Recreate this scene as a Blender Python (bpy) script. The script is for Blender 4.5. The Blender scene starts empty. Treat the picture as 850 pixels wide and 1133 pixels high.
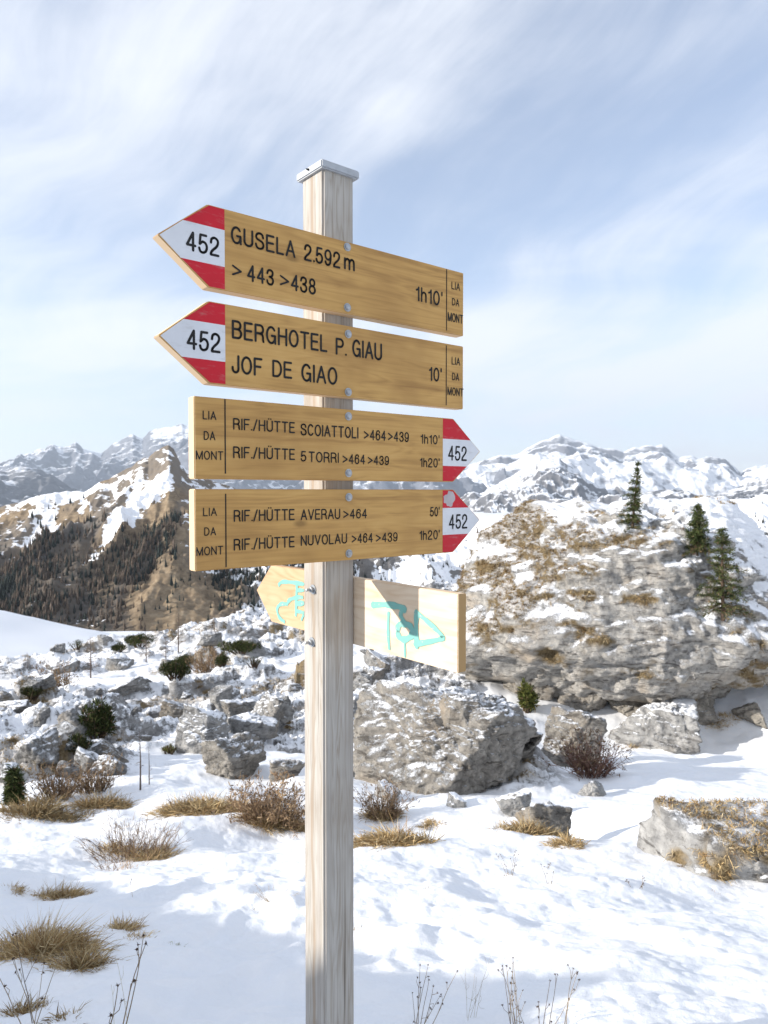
import bpy, bmesh, math, random
import numpy as np
from mathutils import Vector

# ------------------------------------------------------------------ camera, sky, sun
scene = bpy.context.scene
COL = scene.collection
FPX, HZ = 795.6, 543.6                       # focal length and horizon row of the photograph, in its pixels
cam_d = bpy.data.cameras.new("camera")
cam_d.sensor_fit = 'VERTICAL'
cam_d.sensor_height = 34.6
cam_d.lens = FPX / 1133 * 34.6
cam_d.clip_start, cam_d.clip_end = 0.05, 90000
cam_d.dof.use_dof = True
cam_d.dof.focus_distance = 1.52
cam_d.dof.aperture_fstop = 13
cam = bpy.data.objects.new("camera", cam_d)
cam.location = (0, 0, 0)
cam.rotation_euler = (math.pi / 2 - 0.0288, 0, 0)
COL.objects.link(cam)
scene.camera = cam

SUN_AZ = math.radians(-103.0)                # clockwise from straight ahead
SUN_EL = math.radians(18.3)
world = bpy.data.worlds.new("World")
scene.world = world
world.use_nodes = True
SKY_STRENGTH = 0.105
SUN_STRENGTH = 4.6
sun_d = bpy.data.lights.new("sun", 'SUN')
sun_d.energy = SUN_STRENGTH
sun_d.angle = math.radians(0.55)
sun_d.color = (1.0, 0.94, 0.86)
sun = bpy.data.objects.new("sun", sun_d)
sdir = Vector((math.sin(SUN_AZ) * math.cos(SUN_EL), math.cos(SUN_AZ) * math.cos(SUN_EL), math.sin(SUN_EL)))
sun.rotation_euler = sdir.to_track_quat('Z', 'Y').to_euler()
COL.objects.link(sun)
vs = scene.view_settings
vs.view_transform = 'Standard'
vs.look = 'None'
vs.gamma = 1.0
vs.use_curve_mapping = False
vs.exposure = 0.78


class NT:
    """small helper round a node tree"""
    def __init__(s, tree):
        s.t = tree
        tree.nodes.clear()

    def n(s, typ, ins=None, **kw):
        nd = s.t.nodes.new(typ)
        for k, v in kw.items():
            setattr(nd, k, v)
        for k, v in (ins or {}).items():
            sock = nd.inputs[k]
            if isinstance(v, bpy.types.NodeSocket):
                s.t.links.new(v, sock)
            else:
                sock.default_value = v
        return nd

    def math(s, op, a, b=0.0, c=0.0, clamp=False):
        nd = s.n('ShaderNodeMath', {0: a, 1: b, 2: c}, operation=op, use_clamp=clamp)
        return nd.outputs[0]

    def noise(s, vec, scale, detail=4, rough=0.55, dist=0.0, lac=2.0):
        return s.n('ShaderNodeTexNoise', {'Vector': vec, 'Scale': scale, 'Detail': detail, 'Roughness': rough,
                                         'Distortion': dist, 'Lacunarity': lac}).outputs['Fac']

    def map(s, vec, scale=(1, 1, 1), loc=(0, 0, 0), rot=(0, 0, 0)):
        return s.n('ShaderNodeMapping', {'Vector': vec, 'Scale': scale, 'Location': loc, 'Rotation': rot}).outputs[0]

    def smooth(s, v, a, b, lo=0.0, hi=1.0):
        return s.n('ShaderNodeMapRange', {'Value': v, 'From Min': a, 'From Max': b, 'To Min': lo, 'To Max': hi},
                   interpolation_type='SMOOTHSTEP').outputs[0]

    def mix(s, f, a, b, mode='MIX'):
        nd = s.t.nodes.new('ShaderNodeMix')
        nd.data_type = 'RGBA'
        nd.blend_type = mode
        for sock, v in ((nd.inputs[0], f), (nd.inputs[6], a), (nd.inputs[7], b)):
            if isinstance(v, bpy.types.NodeSocket):
                s.t.links.new(v, sock)
            elif isinstance(v, (tuple, list)):
                sock.default_value = tuple(v) + ((1,) if len(v) == 3 else ())
            else:
                sock.default_value = v
        return nd.outputs[2]

    def ramp(s, v, stops):
        nd = s.n('ShaderNodeValToRGB', {0: v})
        el = nd.color_ramp.elements
        while len(el) < len(stops):
            el.new(0.5)
        for e, (p, c) in zip(el, stops):
            e.position = p
            e.color = tuple(c) + (1,)
        return nd.outputs[0]

    def link(s, a, b):
        s.t.links.new(a, b)


# sky: Nishita with thin high streaks of cloud mixed in by direction
w = NT(world.node_tree)
sky = w.n('ShaderNodeTexSky', sky_type='NISHITA', sun_disc=False)
sky.sun_elevation = SUN_EL
sky.sun_rotation = SUN_AZ
sky.altitude = 2200
sky.air_density, sky.dust_density, sky.ozone_density = 1.0, 0.6, 1.6
gen = w.n('ShaderNodeTexCoord').outputs['Generated']
sep = w.n('ShaderNodeSeparateXYZ', {0: gen})
zz = w.math('MAXIMUM', sep.outputs[2], 0.0)
den = w.math('ADD', zz, 0.16)
pu = w.math('DIVIDE', sep.outputs[0], den)
pv = w.math('DIVIDE', sep.outputs[1], den)
pl = w.n('ShaderNodeCombineXYZ', {0: pu, 1: pv, 2: 0.0}).outputs[0]
warp = w.n('ShaderNodeTexNoise', {'Vector': pl, 'Scale': 0.55, 'Detail': 3.0}).outputs['Color']
pw = w.n('ShaderNodeVectorMath', {0: pl, 1: w.n('ShaderNodeVectorMath', {0: warp, 3: 0.9}, operation='SCALE').outputs[0]},
         operation='ADD').outputs[0]
c1 = w.noise(w.map(pw, (0.34, 0.85, 1), (3.1, 0.7, 0), (0, 0, 0.8)), 1.0, 7, 0.52)
dirw = w.n('ShaderNodeVectorMath', {0: gen, 1: w.n('ShaderNodeVectorMath', {0: warp, 3: 0.35}, operation='SCALE').outputs[0]}, operation='ADD').outputs[0]
c2 = w.noise(w.map(w.map(dirw, rot=(0, 0.62, 0)), (1.5, 1.5, 7.0), (0.4, 2.2, 1.3)), 1.0, 8, 0.6)
c3 = w.noise(w.map(pl, (0.22, 0.22, 1), (7.7, 2.0, 0)), 1.0, 3, 0.5)
cl = w.math('ADD', w.math('MULTIPLY', w.smooth(c1, 0.25, 0.75), 0.38), w.math('MULTIPLY', w.smooth(c2, 0.25, 0.75), 0.34))
cl = w.math('ADD', cl, w.math('MULTIPLY', c3, 0.3))
cover = w.smooth(cl, 0.26, 0.72, 0.22, 1.0)
lowveil = w.smooth(zz, 0.55, 0.02, 0.12, 0.78)          # the veil thickens towards the horizon
cover = w.math('MAXIMUM', cover, w.math('MULTIPLY', lowveil, w.smooth(cl, 0.40, 0.70, 0.35, 1.0)))
cover = w.math('MULTIPLY', cover, 0.90)
skyc = w.mix(1.0, sky.outputs[0], (1.72, 1.53, 1.42), 'MULTIPLY')
skyc = w.mix(w.smooth(zz, 0.30, 0.0, 0.0, 0.5), skyc, (4.2, 4.5, 5.2))
col = w.mix(cover, skyc, (6.0, 6.2, 6.6))
bg = w.n('ShaderNodeBackground', {'Color': col, 'Strength': SKY_STRENGTH})
wo = w.n('ShaderNodeOutputWorld', {'Surface': bg.outputs[0]})


# ------------------------------------------------------------------ numeric helpers
def at(x, y, Y):
    """point at depth Y metres ahead that lies on pixel (x, y) of the photograph"""
    return np.array([(x - 425) / FPX * Y, Y, -(y - HZ) / FPX * Y])


def _hash(ix, iy, iz, seed):
    with np.errstate(over='ignore'):
        h = (ix.astype(np.uint32) * np.uint32(374761393) + iy.astype(np.uint32) * np.uint32(668265263)
             + iz.astype(np.uint32) * np.uint32(2147483647 - 83492791) + np.uint32((seed * 974711 + 12345) & 0xffffffff))
        h = (h ^ (h >> np.uint32(13))) * np.uint32(1274126177)
        h = (h ^ (h >> np.uint32(16))) * np.uint32(2246822519)
        h = h ^ (h >> np.uint32(15))
    return h


def rnd(ix, iy, seed):
    return _hash(ix, iy, np.zeros_like(ix), seed).astype(np.float64) / 4294967295.0


def vnoise(x, y, z=None, seed=0):
    """smooth value noise, -1..1"""
    if z is None:
        z = np.zeros_like(x)
    x0, y0, z0 = np.floor(x), np.floor(y), np.floor(z)
    fx, fy, fz = x - x0, y - y0, z - z0
    fx, fy, fz = [f * f * f * (f * (f * 6 - 15) + 10) for f in (fx, fy, fz)]
    ix, iy, iz = x0.astype(np.int64), y0.astype(np.int64), z0.astype(np.int64)
    out = 0
    for dx in (0, 1):
        for dy in (0, 1):
            for dz in (0, 1):
                wgt = (fx if dx else 1 - fx) * (fy if dy else 1 - fy) * (fz if dz else 1 - fz)
                out = out + wgt * (_hash(ix + dx, iy + dy, iz + dz, seed).astype(np.float64) / 2147483647.5 - 1)
    return out


def fbm(x, y, z=None, seed=0, octs=4, gain=0.5, ridged=False):
    a, tot, out, f = 1.0, 0.0, 0.0, 1.0
    for o in range(octs):
        v = vnoise(x * f + 17.3 * o, y * f - 9.1 * o, None if z is None else z * f + 5.7 * o, seed + o * 7)
        if ridged:
            v = 1 - 2 * np.abs(v)
        out = out + a * v
        tot += a
        a *= gain
        f *= 2.03
    return out / tot


def sstep(v, a, b):
    t = np.clip((v - a) / (b - a), 0, 1)
    return t * t * (3 - 2 * t)


def mesh_np(name, V, F, mat=None, smooth=True, parent=None, cols=None, attrs=None):
    """one mesh object from numpy vertices and faces (all triangles or all quads)"""
    me = bpy.data.meshes.new(name)
    V = np.asarray(V, np.float32)
    F = np.asarray(F, np.int32)
    k = F.shape[1]
    me.vertices.add(len(V))
    me.vertices.foreach_set('co', V.ravel())
    me.loops.add(F.size)
    me.loops.foreach_set('vertex_index', F.ravel())
    me.polygons.add(len(F))
    me.polygons.foreach_set('loop_start', np.arange(0, F.size, k, dtype=np.int32))
    if smooth:
        me.polygons.foreach_set('use_smooth', np.ones(len(F), bool))
    me.update(calc_edges=True)
    if cols is not None:
        at_ = me.color_attributes.new('tint', 'FLOAT_COLOR', 'POINT')
        c4 = np.ones((len(V), 4), np.float32)
        c4[:, :3] = cols
        at_.data.foreach_set('color', c4.ravel())
    for an, av in (attrs or {}).items():
        a_ = me.attributes.new(an, 'FLOAT', 'POINT')
        a_.data.foreach_set('value', np.asarray(av, np.float32))
    if mat:
        me.materials.append(mat)
    o = bpy.data.objects.new(name, me)
    COL.objects.link(o)
    if parent:
        o.parent = parent
    return o


def bm_obj(name, bm, mat, parent=None, smooth=False):
    me = bpy.data.meshes.new(name)
    bm.normal_update()
    bm.to_mesh(me)
    bm.free()
    if smooth:
        for p in me.polygons:
            p.use_smooth = True
    me.materials.append(mat)
    o = bpy.data.objects.new(name, me)
    COL.objects.link(o)
    if parent:
        o.parent = parent
    return o


def tag(o, label=None, cat=None, group=None, kind=None):
    for k, v in (('label', label), ('category', cat), ('group', group), ('kind', kind)):
        if v:
            o[k] = v
    return o


def empty(name, loc, rz=0.0):
    o = bpy.data.objects.new(name, None)
    o.empty_display_size = 0.1
    o.location = loc
    o.rotation_euler = (0, 0, rz)
    COL.objects.link(o)
    return o


def copy_tree(o, parent=None):
    c = o.copy()
    COL.objects.link(c)
    if parent:
        c.parent = parent
    for ch in list(o.children):
        copy_tree(ch, c)
    return c


# ------------------------------------------------------------------ materials
def new_mat(name):
    m = bpy.data.materials.new(name)
    m.use_nodes = True
    return m, NT(m.node_tree)


def finish(t, color, rough=0.8, bump=None, bstr=0.3, bdist=0.02, spec=0.3, metal=0.0, normal=None, sss=0.0):
    ins = {'Base Color': color if isinstance(color, bpy.types.NodeSocket) else tuple(color) + (1,),
           'Roughness': rough, 'Metallic': metal, 'Specular IOR Level': spec}
    p = t.n('ShaderNodeBsdfPrincipled', ins)
    if bump is not None:
        b = t.n('ShaderNodeBump', {'Height': bump, 'Strength': bstr, 'Distance': bdist})
        t.link(b.outputs[0], p.inputs['Normal'])
    t.n('ShaderNodeOutputMaterial', {'Surface': p.outputs[0]})
    return p


def flat_mat(name, c, rough=0.6, metal=0.0, spec=0.4):
    m, t = new_mat(name)
    ob = t.n('ShaderNodeTexCoord').outputs['Object']
    n1 = t.noise(ob, 40, 5)
    col = t.mix(t.smooth(n1, 0.3, 0.75), c, tuple(x * 0.8 for x in c))
    finish(t, col, rough, n1, 0.15, 0.002, spec, metal)
    return m


def rock_nodes(t, pos, nz, snow_lo, snow_hi, grass=None, tone=(1, 1, 1), sc=1.0, amount=None):
    """limestone, dusted with snow on what faces up, with turf where asked"""
    big = t.noise(pos, 0.9 * sc, 4, 0.6)
    med = t.noise(pos, 4.0 * sc, 6, 0.65)
    fine = t.noise(pos, 22.0 * sc, 5, 0.7)
    strat = t.noise(t.map(pos, (1.2 * sc, 1.2 * sc, 5.5 * sc), (0, 0, 0), (0.35, 0.45, 0)), 1.6, 6, 0.65, 0.4)
    c = t.ramp(med, [(0.28, (0.12, 0.118, 0.115)), (0.47, (0.285, 0.28, 0.27)), (0.70, (0.46, 0.45, 0.43))])
    c = t.mix(t.smooth(big, 0.50, 0.75, 0, 0.7), c, (0.37, 0.315, 0.25))
    c = t.mix(t.smooth(fine, 0.56, 0.70, 0, 0.75), c, (0.085, 0.08, 0.075))
    c = t.mix(t.smooth(strat, 0.54, 0.64, 0, 0.85), c, (0.095, 0.09, 0.085))
    c = t.mix(1.0, c, tone, 'MULTIPLY')
    sn = t.math('ADD', nz, t.math('MULTIPLY', t.math('SUBTRACT', med, 0.5), 0.9))
    sn = t.math('ADD', sn, t.math('MULTIPLY', t.math('SUBTRACT', fine, 0.5), 0.9))
    sn = t.math('SUBTRACT', sn, t.math('MULTIPLY', t.math('SUBTRACT', strat, 0.5), 0.6))
    if amount is not None:
        sn = t.math('ADD', sn, t.math('MULTIPLY', t.math('SUBTRACT', t.noise(pos, 0.42, 3, 0.5), 0.5), 0.9))
    sf = t.smooth(sn, snow_lo, snow_hi)
    if grass is not None:
        c = t.mix(grass, c, t.ramp(fine, [(0.3, (0.085, 0.062, 0.032)), (0.5, (0.19, 0.14, 0.075)), (0.7, (0.30, 0.235, 0.14))]))
        sf = t.math('MULTIPLY', sf, t.math('SUBTRACT', 1.0, t.math('MULTIPLY', grass, 0.55)))
    if amount is not None:
        sf = t.math('MAXIMUM', sf, amount)
    c = t.mix(sf, c, (0.86, 0.87, 0.89))
    h = t.math('ADD', t.math('MULTIPLY', med, 0.6), t.math('MULTIPLY', strat, 0.9))
    h = t.math('ADD', h, t.math('MULTIPLY', fine, 0.22))
    h = t.math('MULTIPLY', h, t.math('SUBTRACT', 1.0, t.math('MULTIPLY', sf, 0.6)))
    return c, h, sf


def rock_mat(name, lo, hi, tone=(1, 1, 1), sc=1.0, grass_attr=False, bump=0.8, bd=0.06):
    m, t = new_mat(name)
    ob = t.n('ShaderNodeTexCoord').outputs['Object']
    oi = t.n('ShaderNodeObjectInfo')
    off = t.n('ShaderNodeVectorMath', {0: oi.outputs['Location'], 1: ob}, operation='ADD').outputs[0]
    geo = t.n('ShaderNodeNewGeometry')
    nz = t.n('ShaderNodeSeparateXYZ', {0: geo.outputs['Normal']}).outputs[2]
    g = t.n('ShaderNodeAttribute', attribute_name='turf').outputs['Fac'] if grass_attr else None
    sa = t.n('ShaderNodeAttribute', attribute_name='snowfield').outputs['Fac'] if grass_attr else None
    c, h, sf = rock_nodes(t, off, nz, lo, hi, g, tone, sc, sa)
    finish(t, c, 0.9, h, bump, bd, 0.15)
    return m


M_ROCK = rock_mat('limestone_dusted', 0.80, 1.12, bump=1.0, bd=0.09)
M_ROCK_MID = rock_mat('limestone_split', 0.66, 1.0, (0.88, 0.83, 0.76), 1.7, bump=1.0, bd=0.08)
M_ROCK_BARE = rock_mat('limestone_bare', 0.85, 1.15, (0.85, 0.8, 0.72))
M_ROCK_SNOWY = rock_mat('limestone_snowy', 0.58, 0.86, bump=1.0, bd=0.09)
M_ROCK_BIG = rock_mat('limestone_cliff', 0.34, 0.74, (1.42, 1.38, 1.32), 1.3, True, 1.0, 0.16)
M_ROCK_TURF = rock_mat('limestone_turf', 0.7, 1.0, (1, 1, 1), 1.6, True)


def ground_mat():
    m, t = new_mat('snow_ground')
    ob = t.n('ShaderNodeTexCoord').outputs['Object']
    geo = t.n('ShaderNodeNewGeometry')
    nz = t.n('ShaderNodeSeparateXYZ', {0: geo.outputs['Normal']}).outputs[2]
    rocky = t.n('ShaderNodeAttribute', attribute_name='rocky').outputs['Fac']
    turf = t.n('ShaderNodeAttribute', attribute_name='turf').outputs['Fac']
    snowonly = t.math('SUBTRACT', 1.0, rocky, clamp=True)
    c, h, sf = rock_nodes(t, ob, nz, 0.70, 0.92, turf, (0.85, 0.85, 0.86), 1.1, snowonly)
    n1 = t.noise(ob, 6, 6, 0.6)
    n2 = t.noise(ob, 45, 5, 0.65)
    snowc = t.mix(t.smooth(n1, 0.35, 0.7), (0.86, 0.875, 0.90), (0.90, 0.90, 0.905))
    c = t.mix(t.smooth(snowonly, 0.6, 1.0), c, snowc)
    n3 = t.noise(ob, 260, 3, 0.7)
    hs = t.math('ADD', t.math('MULTIPLY', n1, 0.42), t.math('ADD', t.math('MULTIPLY', n2, 0.10), t.math('MULTIPLY', n3, 0.035)))
    hh = t.math('ADD', t.math('MULTIPLY', h, rocky), t.math('MULTIPLY', hs, snowonly))
    finish(t, c, 0.75, hh, 0.7, 0.05, 0.25)
    return m


M_GROUND = ground_mat()


def tint_mat(name, rough=0.85, spec=0.15, transl=0.0):
    m, t = new_mat(name)
    a = t.n('ShaderNodeAttribute', attribute_name='tint').outputs['Color']
    ob = t.n('ShaderNodeTexCoord').outputs['Object']
    c = t.mix(t.smooth(t.noise(ob, 9, 3), 0.35, 0.7, 0, 0.35), a, (0.5, 0.5, 0.5), 'MULTIPLY')
    p = finish(t, c, rough, None, spec=spec)
    return m


M_STRAW = tint_mat('dry_grass')
M_NEEDLE = tint_mat('needles')
M_TWIG = tint_mat('twigs')
M_FOREST = tint_mat('forest')


def mountain_mat(name, lo, hi, rock=(0.20, 0.20, 0.21), scale=0.004, veg=False, band=0.0):
    m, t = new_mat(name)
    ob = t.n('ShaderNodeTexCoord').outputs['Object']
    geo = t.n('ShaderNodeNewGeometry')
    nz = t.n('ShaderNodeSeparateXYZ', {0: geo.outputs['Normal']}).outputs[2]
    n1 = t.noise(ob, scale, 8, 0.62)
    n2 = t.noise(t.map(ob, (1, 1, 2.5)), scale * 4, 6, 0.65)
    sn = t.math('ADD', nz, t.math('MULTIPLY', t.math('SUBTRACT', n1, 0.5), 0.7))
    sn = t.math('ADD', sn, t.math('MULTIPLY', t.math('SUBTRACT', n2, 0.5), 0.8))
    a = t.n('ShaderNodeAttribute', attribute_name='snow').outputs['Fac']
    sn = t.math('ADD', sn, a)
    sf = t.smooth(sn, lo, hi)
    c = t.mix(t.smooth(n2, 0.35, 0.65), rock, tuple(x * 0.6 for x in rock))
    if veg:
        v = t.n('ShaderNodeAttribute', attribute_name='veg').outputs['Fac']
        gr = t.ramp(n2, [(0.3, (0.12, 0.092, 0.062)), (0.5, (0.235, 0.175, 0.112)), (0.7, (0.33, 0.26, 0.175))])
        c = t.mix(v, c, gr)
        c = t.mix(t.n('ShaderNodeAttribute', attribute_name='wood').outputs['Fac'], c, (0.055, 0.047, 0.040))
    c = t.mix(sf, c, (0.86, 0.87, 0.89))
    finish(t, c, 0.9, t.math('ADD', n1, t.math('MULTIPLY', n2, 0.35)), 0.6, 0.05 / scale, 0.1)
    return m


# ------------------------------------------------------------------ terrain
PY = np.array([-40, -20, -5, 0, 1.5, 2.0, 3.2, 4.5, 6, 8, 10, 15, 25, 40, 50, 62, 95, 140, 260, 330, 600, 1500, 16000.])
PZ = np.array([8, 4.2, 0.1, -1.05, -1.36, -1.5, -1.98, -2.42, -2.9, -3.5, -4.0, -5.0, -6.9, -10.0, -12.2, -16.5, -29, -39,
               -44, -60, -130, -150, -150.])
ROCKCELLS = ((3.4, 0.55), (1.5, 0.36), (0.7, 0.27), (0.32, 0.17))


def rock_bumps(X, Y, size, seed):
    """facetted stones in a height field: the tallest truncated pyramid over each point"""
    x, y = X / size, Y / size
    ix, iy = np.floor(x).astype(np.int64), np.floor(y).astype(np.int64)
    best = np.zeros_like(x)
    for dx in (-1, 0, 1):
        for dy in (-1, 0, 1):
            cx, cy = ix + dx, iy + dy
            px = cx + 0.15 + 0.7 * rnd(cx, cy, seed)
            py = cy + 0.15 + 0.7 * rnd(cx, cy, seed + 1)
            hgt = rnd(cx, cy, seed + 2)
            a0 = rnd(cx, cy, seed + 3) * 6.283
            rad = 0.45 + 0.4 * rnd(cx, cy, seed + 4)
            ux, uy = x - px, y - py
            d = np.zeros_like(x)
            for k in range(5):
                an = a0 + k * 1.2566 + 0.7 * rnd(cx, cy, seed + 10 + k)
                d = np.maximum(d, (ux * np.cos(an) + uy * np.sin(an)) * (0.8 + 0.5 * rnd(cx, cy, seed + 20 + k)))
            tilt = ux * np.cos(a0) * 0.55 + uy * np.sin(a0 * 1.7) * 0.45
            top = np.minimum((rad - d) * 1.9, 0.35 + 0.65 * hgt) + tilt * (d < rad)
            best = np.maximum(best, np.where((d < rad) & (hgt > 0.28), top, 0))
    return best


def field_mask(X, Y):
    """where the ground is a boulder field rather than smooth snow"""
    left = sstep(Y, 8.2, 9.6) * (1 - sstep(Y, 60, 72))
    edge = 1.6 + 0.5 * vnoise(Y * 0.5, Y * 0)           # to the right of this the near snow is smooth
    right = 1 - sstep(X, edge, edge + 1.0) * (1 - sstep(Y, 24, 30))
    lobes = sstep(fbm(X * 0.22, Y * 0.20, seed=31, octs=4), -0.30, 0.06)
    return left * right * (0.06 + 0.94 * lobes)


def rnd_s(a, b):
    return float(rnd(np.array([a]), np.array([b]), 909)[0])


def ground_z(X, Y, detail=True):
    X = np.asarray(X, float)
    Y = np.asarray(Y, float)
    z = np.interp(Y, PY, PZ)
    tilt = np.interp(Y, [12, 20, 40, 60, 90, 150], [0, 0.05, 0.165, 0.16, 0.05, 0])
    z = z + tilt * (np.clip(X, -25, 40) + 0.53 * np.minimum(Y, 60))
    # the valley snowfield falls away to the right
    z = z - np.interp(Y, [90, 150, 300, 400], [0, 0.16, 0.2, 0]) * np.clip(X + 0.53 * Y, -60, 170)
    # unseen bank added up-sun of the post, shaped to shade the nearest snow
    crest = np.interp(Y, [-9, -4, 0.2, 1.85, 2.9, 4.2, 5.2], [3.2, 2.6, 1.02, 0.02, -0.76, -1.8, -2.4])
    crest = crest + 0.30 * fbm(X * 0.3, Y * 3.0, seed=77, octs=4, gain=0.6) * sstep(Y, -5, 0)
    rise = np.maximum(crest - z, 0) * sstep(Y, 6.0, 4.6)
    prof = np.exp(-((X + 6.3) / 1.35) ** 2)
    z = z + rise * prof
    near = 1 - sstep(Y, 55, 80)
    z = z + near * (0.20 * fbm(X * 0.33, Y * 0.33, seed=3, octs=2) + 0.09 * fbm(X * 1.1, Y * 1.1, seed=4, octs=3))
    # a lip of snow and the pocket behind it
    z = z - 0.22 * np.exp(-((X - 1.62) / 0.36) ** 2 - ((Y - 6.25) / 0.55) ** 2)
    z = z + 0.16 * np.exp(-((X - 0.75) / 0.8) ** 2 - ((Y - 5.4) / 0.6) ** 2)
    z = z - 0.12 * np.exp(-((X + 0.95) / 0.5) ** 2 - ((Y - 5.9) / 0.3) ** 2)
    # hollow along the foot of the huge boulder
    z = z - 1.25 * np.exp(-((X - 6.8) / 4.8) ** 2 - ((Y - 16.4) / 2.5) ** 2)
    if detail:
        z = z + near * (0.036 * fbm(X * 2.2, Y * 3.0, seed=5, octs=5, gain=0.55)
                        + 0.016 * np.abs(fbm(X * 7, Y * 9, seed=6, octs=3)) * sstep(Y, 12, 4))
        # old footprints and wind dents close by
        for k in range(40):
            fx, fy = -1.7 + 2.4 * rnd_s(k, 1), 1.9 + 2.4 * rnd_s(k, 2)
            dd = ((X - fx) / (0.09 + 0.10 * rnd_s(k, 3))) ** 2 + ((Y - fy) / (0.13 + 0.16 * rnd_s(k, 4))) ** 2
            z = z - (0.010 + 0.020 * rnd_s(k, 5)) * (np.exp(-dd) - 0.45 * np.exp(-(dd - 2.2) ** 2))
        fm = field_mask(X, Y)
        sel = fm > 0.02
        if np.any(sel):
            xs, ys = X[sel], Y[sel]
            wx = xs + 0.35 * fbm(xs * 0.9, ys * 0.9, seed=41, octs=3)
            wy = ys + 0.35 * fbm(xs * 0.9, ys * 0.9, seed=42, octs=3)
            ca, sa = math.cos(0.6), math.sin(0.6)
            rx, ry = (wx * ca + wy * sa) * 0.48, (-wx * sa + wy * ca)
            hb = np.zeros_like(xs)
            for k, (s, a) in enumerate(ROCKCELLS):
                grow = np.interp(ys, [8, 14, 40], [0.75, 1.0, 1.35])
                hb = hb + a * grow * rock_bumps(rx, ry, s, 100 + 40 * k)
            hb = hb + 0.16 * fbm(xs * 2.0, ys * 2.0, seed=44, octs=5, gain=0.6, ridged=True)
            z[sel] += (hb - 0.45) * fm[sel]
        far = sstep(Y, 60, 100)
        z = z + far * 1.2 * fbm(X * 0.02, Y * 0.02, seed=8, octs=3)
    return z


def gz(x, y):
    return float(ground_z(np.array([float(x)]), np.array([float(y)]))[0])


def turf_at(x, y):
    return sstep(fbm(x * 0.6, y * 0.5, seed=55, octs=5, gain=0.6) + 0.18 * sstep(y, 14, 8.5), 0.15, 0.36)


def ground_at(px, py):
    """where the ground first shows at pixel (px, py): (X, Y)"""
    Y = np.geomspace(1.2, 75, 1600)
    X = (px - 425) / FPX * Y
    row = HZ - FPX * ground_z(X, Y, True) / Y
    k = np.nonzero(row <= py)[0]
    k = int(k[0]) if len(k) else len(Y) - 1
    return float(X[k]), float(Y[k])


def build_ground():
    az = np.concatenate([np.linspace(-math.pi, -0.72, 90, endpoint=False), np.linspace(-0.72, 0.72, 860, endpoint=False),
                         np.linspace(0.72, math.pi, 90, endpoint=False)])
    r = np.concatenate([np.geomspace(0.35, 80, 860, endpoint=False), np.geomspace(80, 340, 90, endpoint=False),
                        np.geomspace(340, 15500, 40)])
    A, R = np.meshgrid(az, r)
    X, Y = R * np.sin(A), R * np.cos(A)
    Z = ground_z(X.ravel(), Y.ravel()).reshape(X.shape)
    na, nr = len(az), len(r)
    V = np.stack([X.ravel(), Y.ravel(), Z.ravel()], 1)
    i = np.arange(nr - 1)[:, None] * na
    j = np.arange(na)[None, :]
    j2 = (j + 1) % na
    F = np.stack([(i + j), (i + j2), (i + na + j2), (i + na + j)], -1).reshape(-1, 4)
    # close the small hole under the viewer
    V = np.vstack([V, [[0, 0, float(Z[0].mean())]]])
    jj = np.arange(na)
    C = np.full(na, len(V) - 1)
    F = np.vstack([F, np.stack([C, (jj + 1) % na, jj, C], 1)[:, [0, 1, 2, 2]]]) if False else F
    xr, yr = V[:, 0], V[:, 1]
    rocky = field_mask(xr, yr)
    rocky = np.clip(rocky * 1.6, 0, 1)
    turf = turf_at(xr, yr) * rocky
    o = mesh_np('snow_ground', V, F[:, ::-1], M_GROUND, True, attrs={'rocky': rocky, 'turf': turf})
    tag(o, 'snow-covered mountainside with a field of half-buried grey rocks', 'ground', kind='structure')
    return o


build_ground()


HILL_Y0, HILL_FOOT = 480.0, 735


def relief(name, crest, xa, xb, nx, ns, Y0, Yc, yfoot, mat, seed, amp, freq, power=1.0, crestnoise=2.0, profile=None, snow=None,
           veg=None, back=0.25, ridged=True, aniso=1.0):
    """a slope or a range: rises from its foot at depth Y0 to its skyline at depth Yc"""
    px = np.linspace(xa, xb, nx)
    cx, cy = zip(*crest)
    yc = np.interp(px, cx, cy) + crestnoise * fbm(px * 0.07, px * 0 + seed, seed=seed, octs=4, ridged=True)
    s = np.concatenate([np.linspace(0, 1, ns), 1 + np.linspace(0, back, 12)[1:]])
    PX, S = np.meshgrid(px, s)
    YC = Yc(px) if callable(Yc) else np.full(nx, float(Yc))
    Yd = Y0 + (YC[None, :] - Y0) * S
    X = (PX - 425) / FPX * Yd
    zf = -(yfoot - HZ) / FPX * Y0
    zc = -(yc - HZ) / FPX * YC
    Sc = np.minimum(S, 1)
    shape = Sc ** power if profile is None else profile(Sc, PX)
    Z = zf + (zc[None, :] - zf) * shape
    Z = Z - np.maximum(S - 1, 0) * (YC[None, :] - Y0) * 0.9
    env = np.sin(np.pi * np.clip(Sc, 0, 1) ** 0.8) * 0.9 + 0.1 * Sc
    n = fbm(X * freq * aniso, Yd * freq, seed=seed + 50, octs=6, gain=0.52, ridged=ridged)
    Z = Z + amp * env * n * np.where(S > 1, 0.3, 1)
    V = np.stack([X.ravel(), Yd.ravel(), Z.ravel()], 1)
    nr, na = S.shape
    i = np.arange(nr - 1)[:, None] * na
    j = np.arange(na - 1)[None, :]
    F = np.stack([i + j, i + j + 1, i + na + j + 1, i + na + j], -1).reshape(-1, 4)
    attrs = {'snow': (np.zeros(V.shape[0]) if snow is None else snow(PX, Sc, X, Yd, n).ravel())}
    if veg is not None:
        attrs['veg'] = veg(PX, Sc, X, Yd, n).ravel()
        attrs['wood'] = 0.55 * hill_cover(PX, Sc, Yd)[4].ravel()
    o = mesh_np(name, V, F, mat, True, attrs=attrs)
    o['kind'] = 'structure'
    return o, (px, s, X, Yd, Z)


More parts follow.
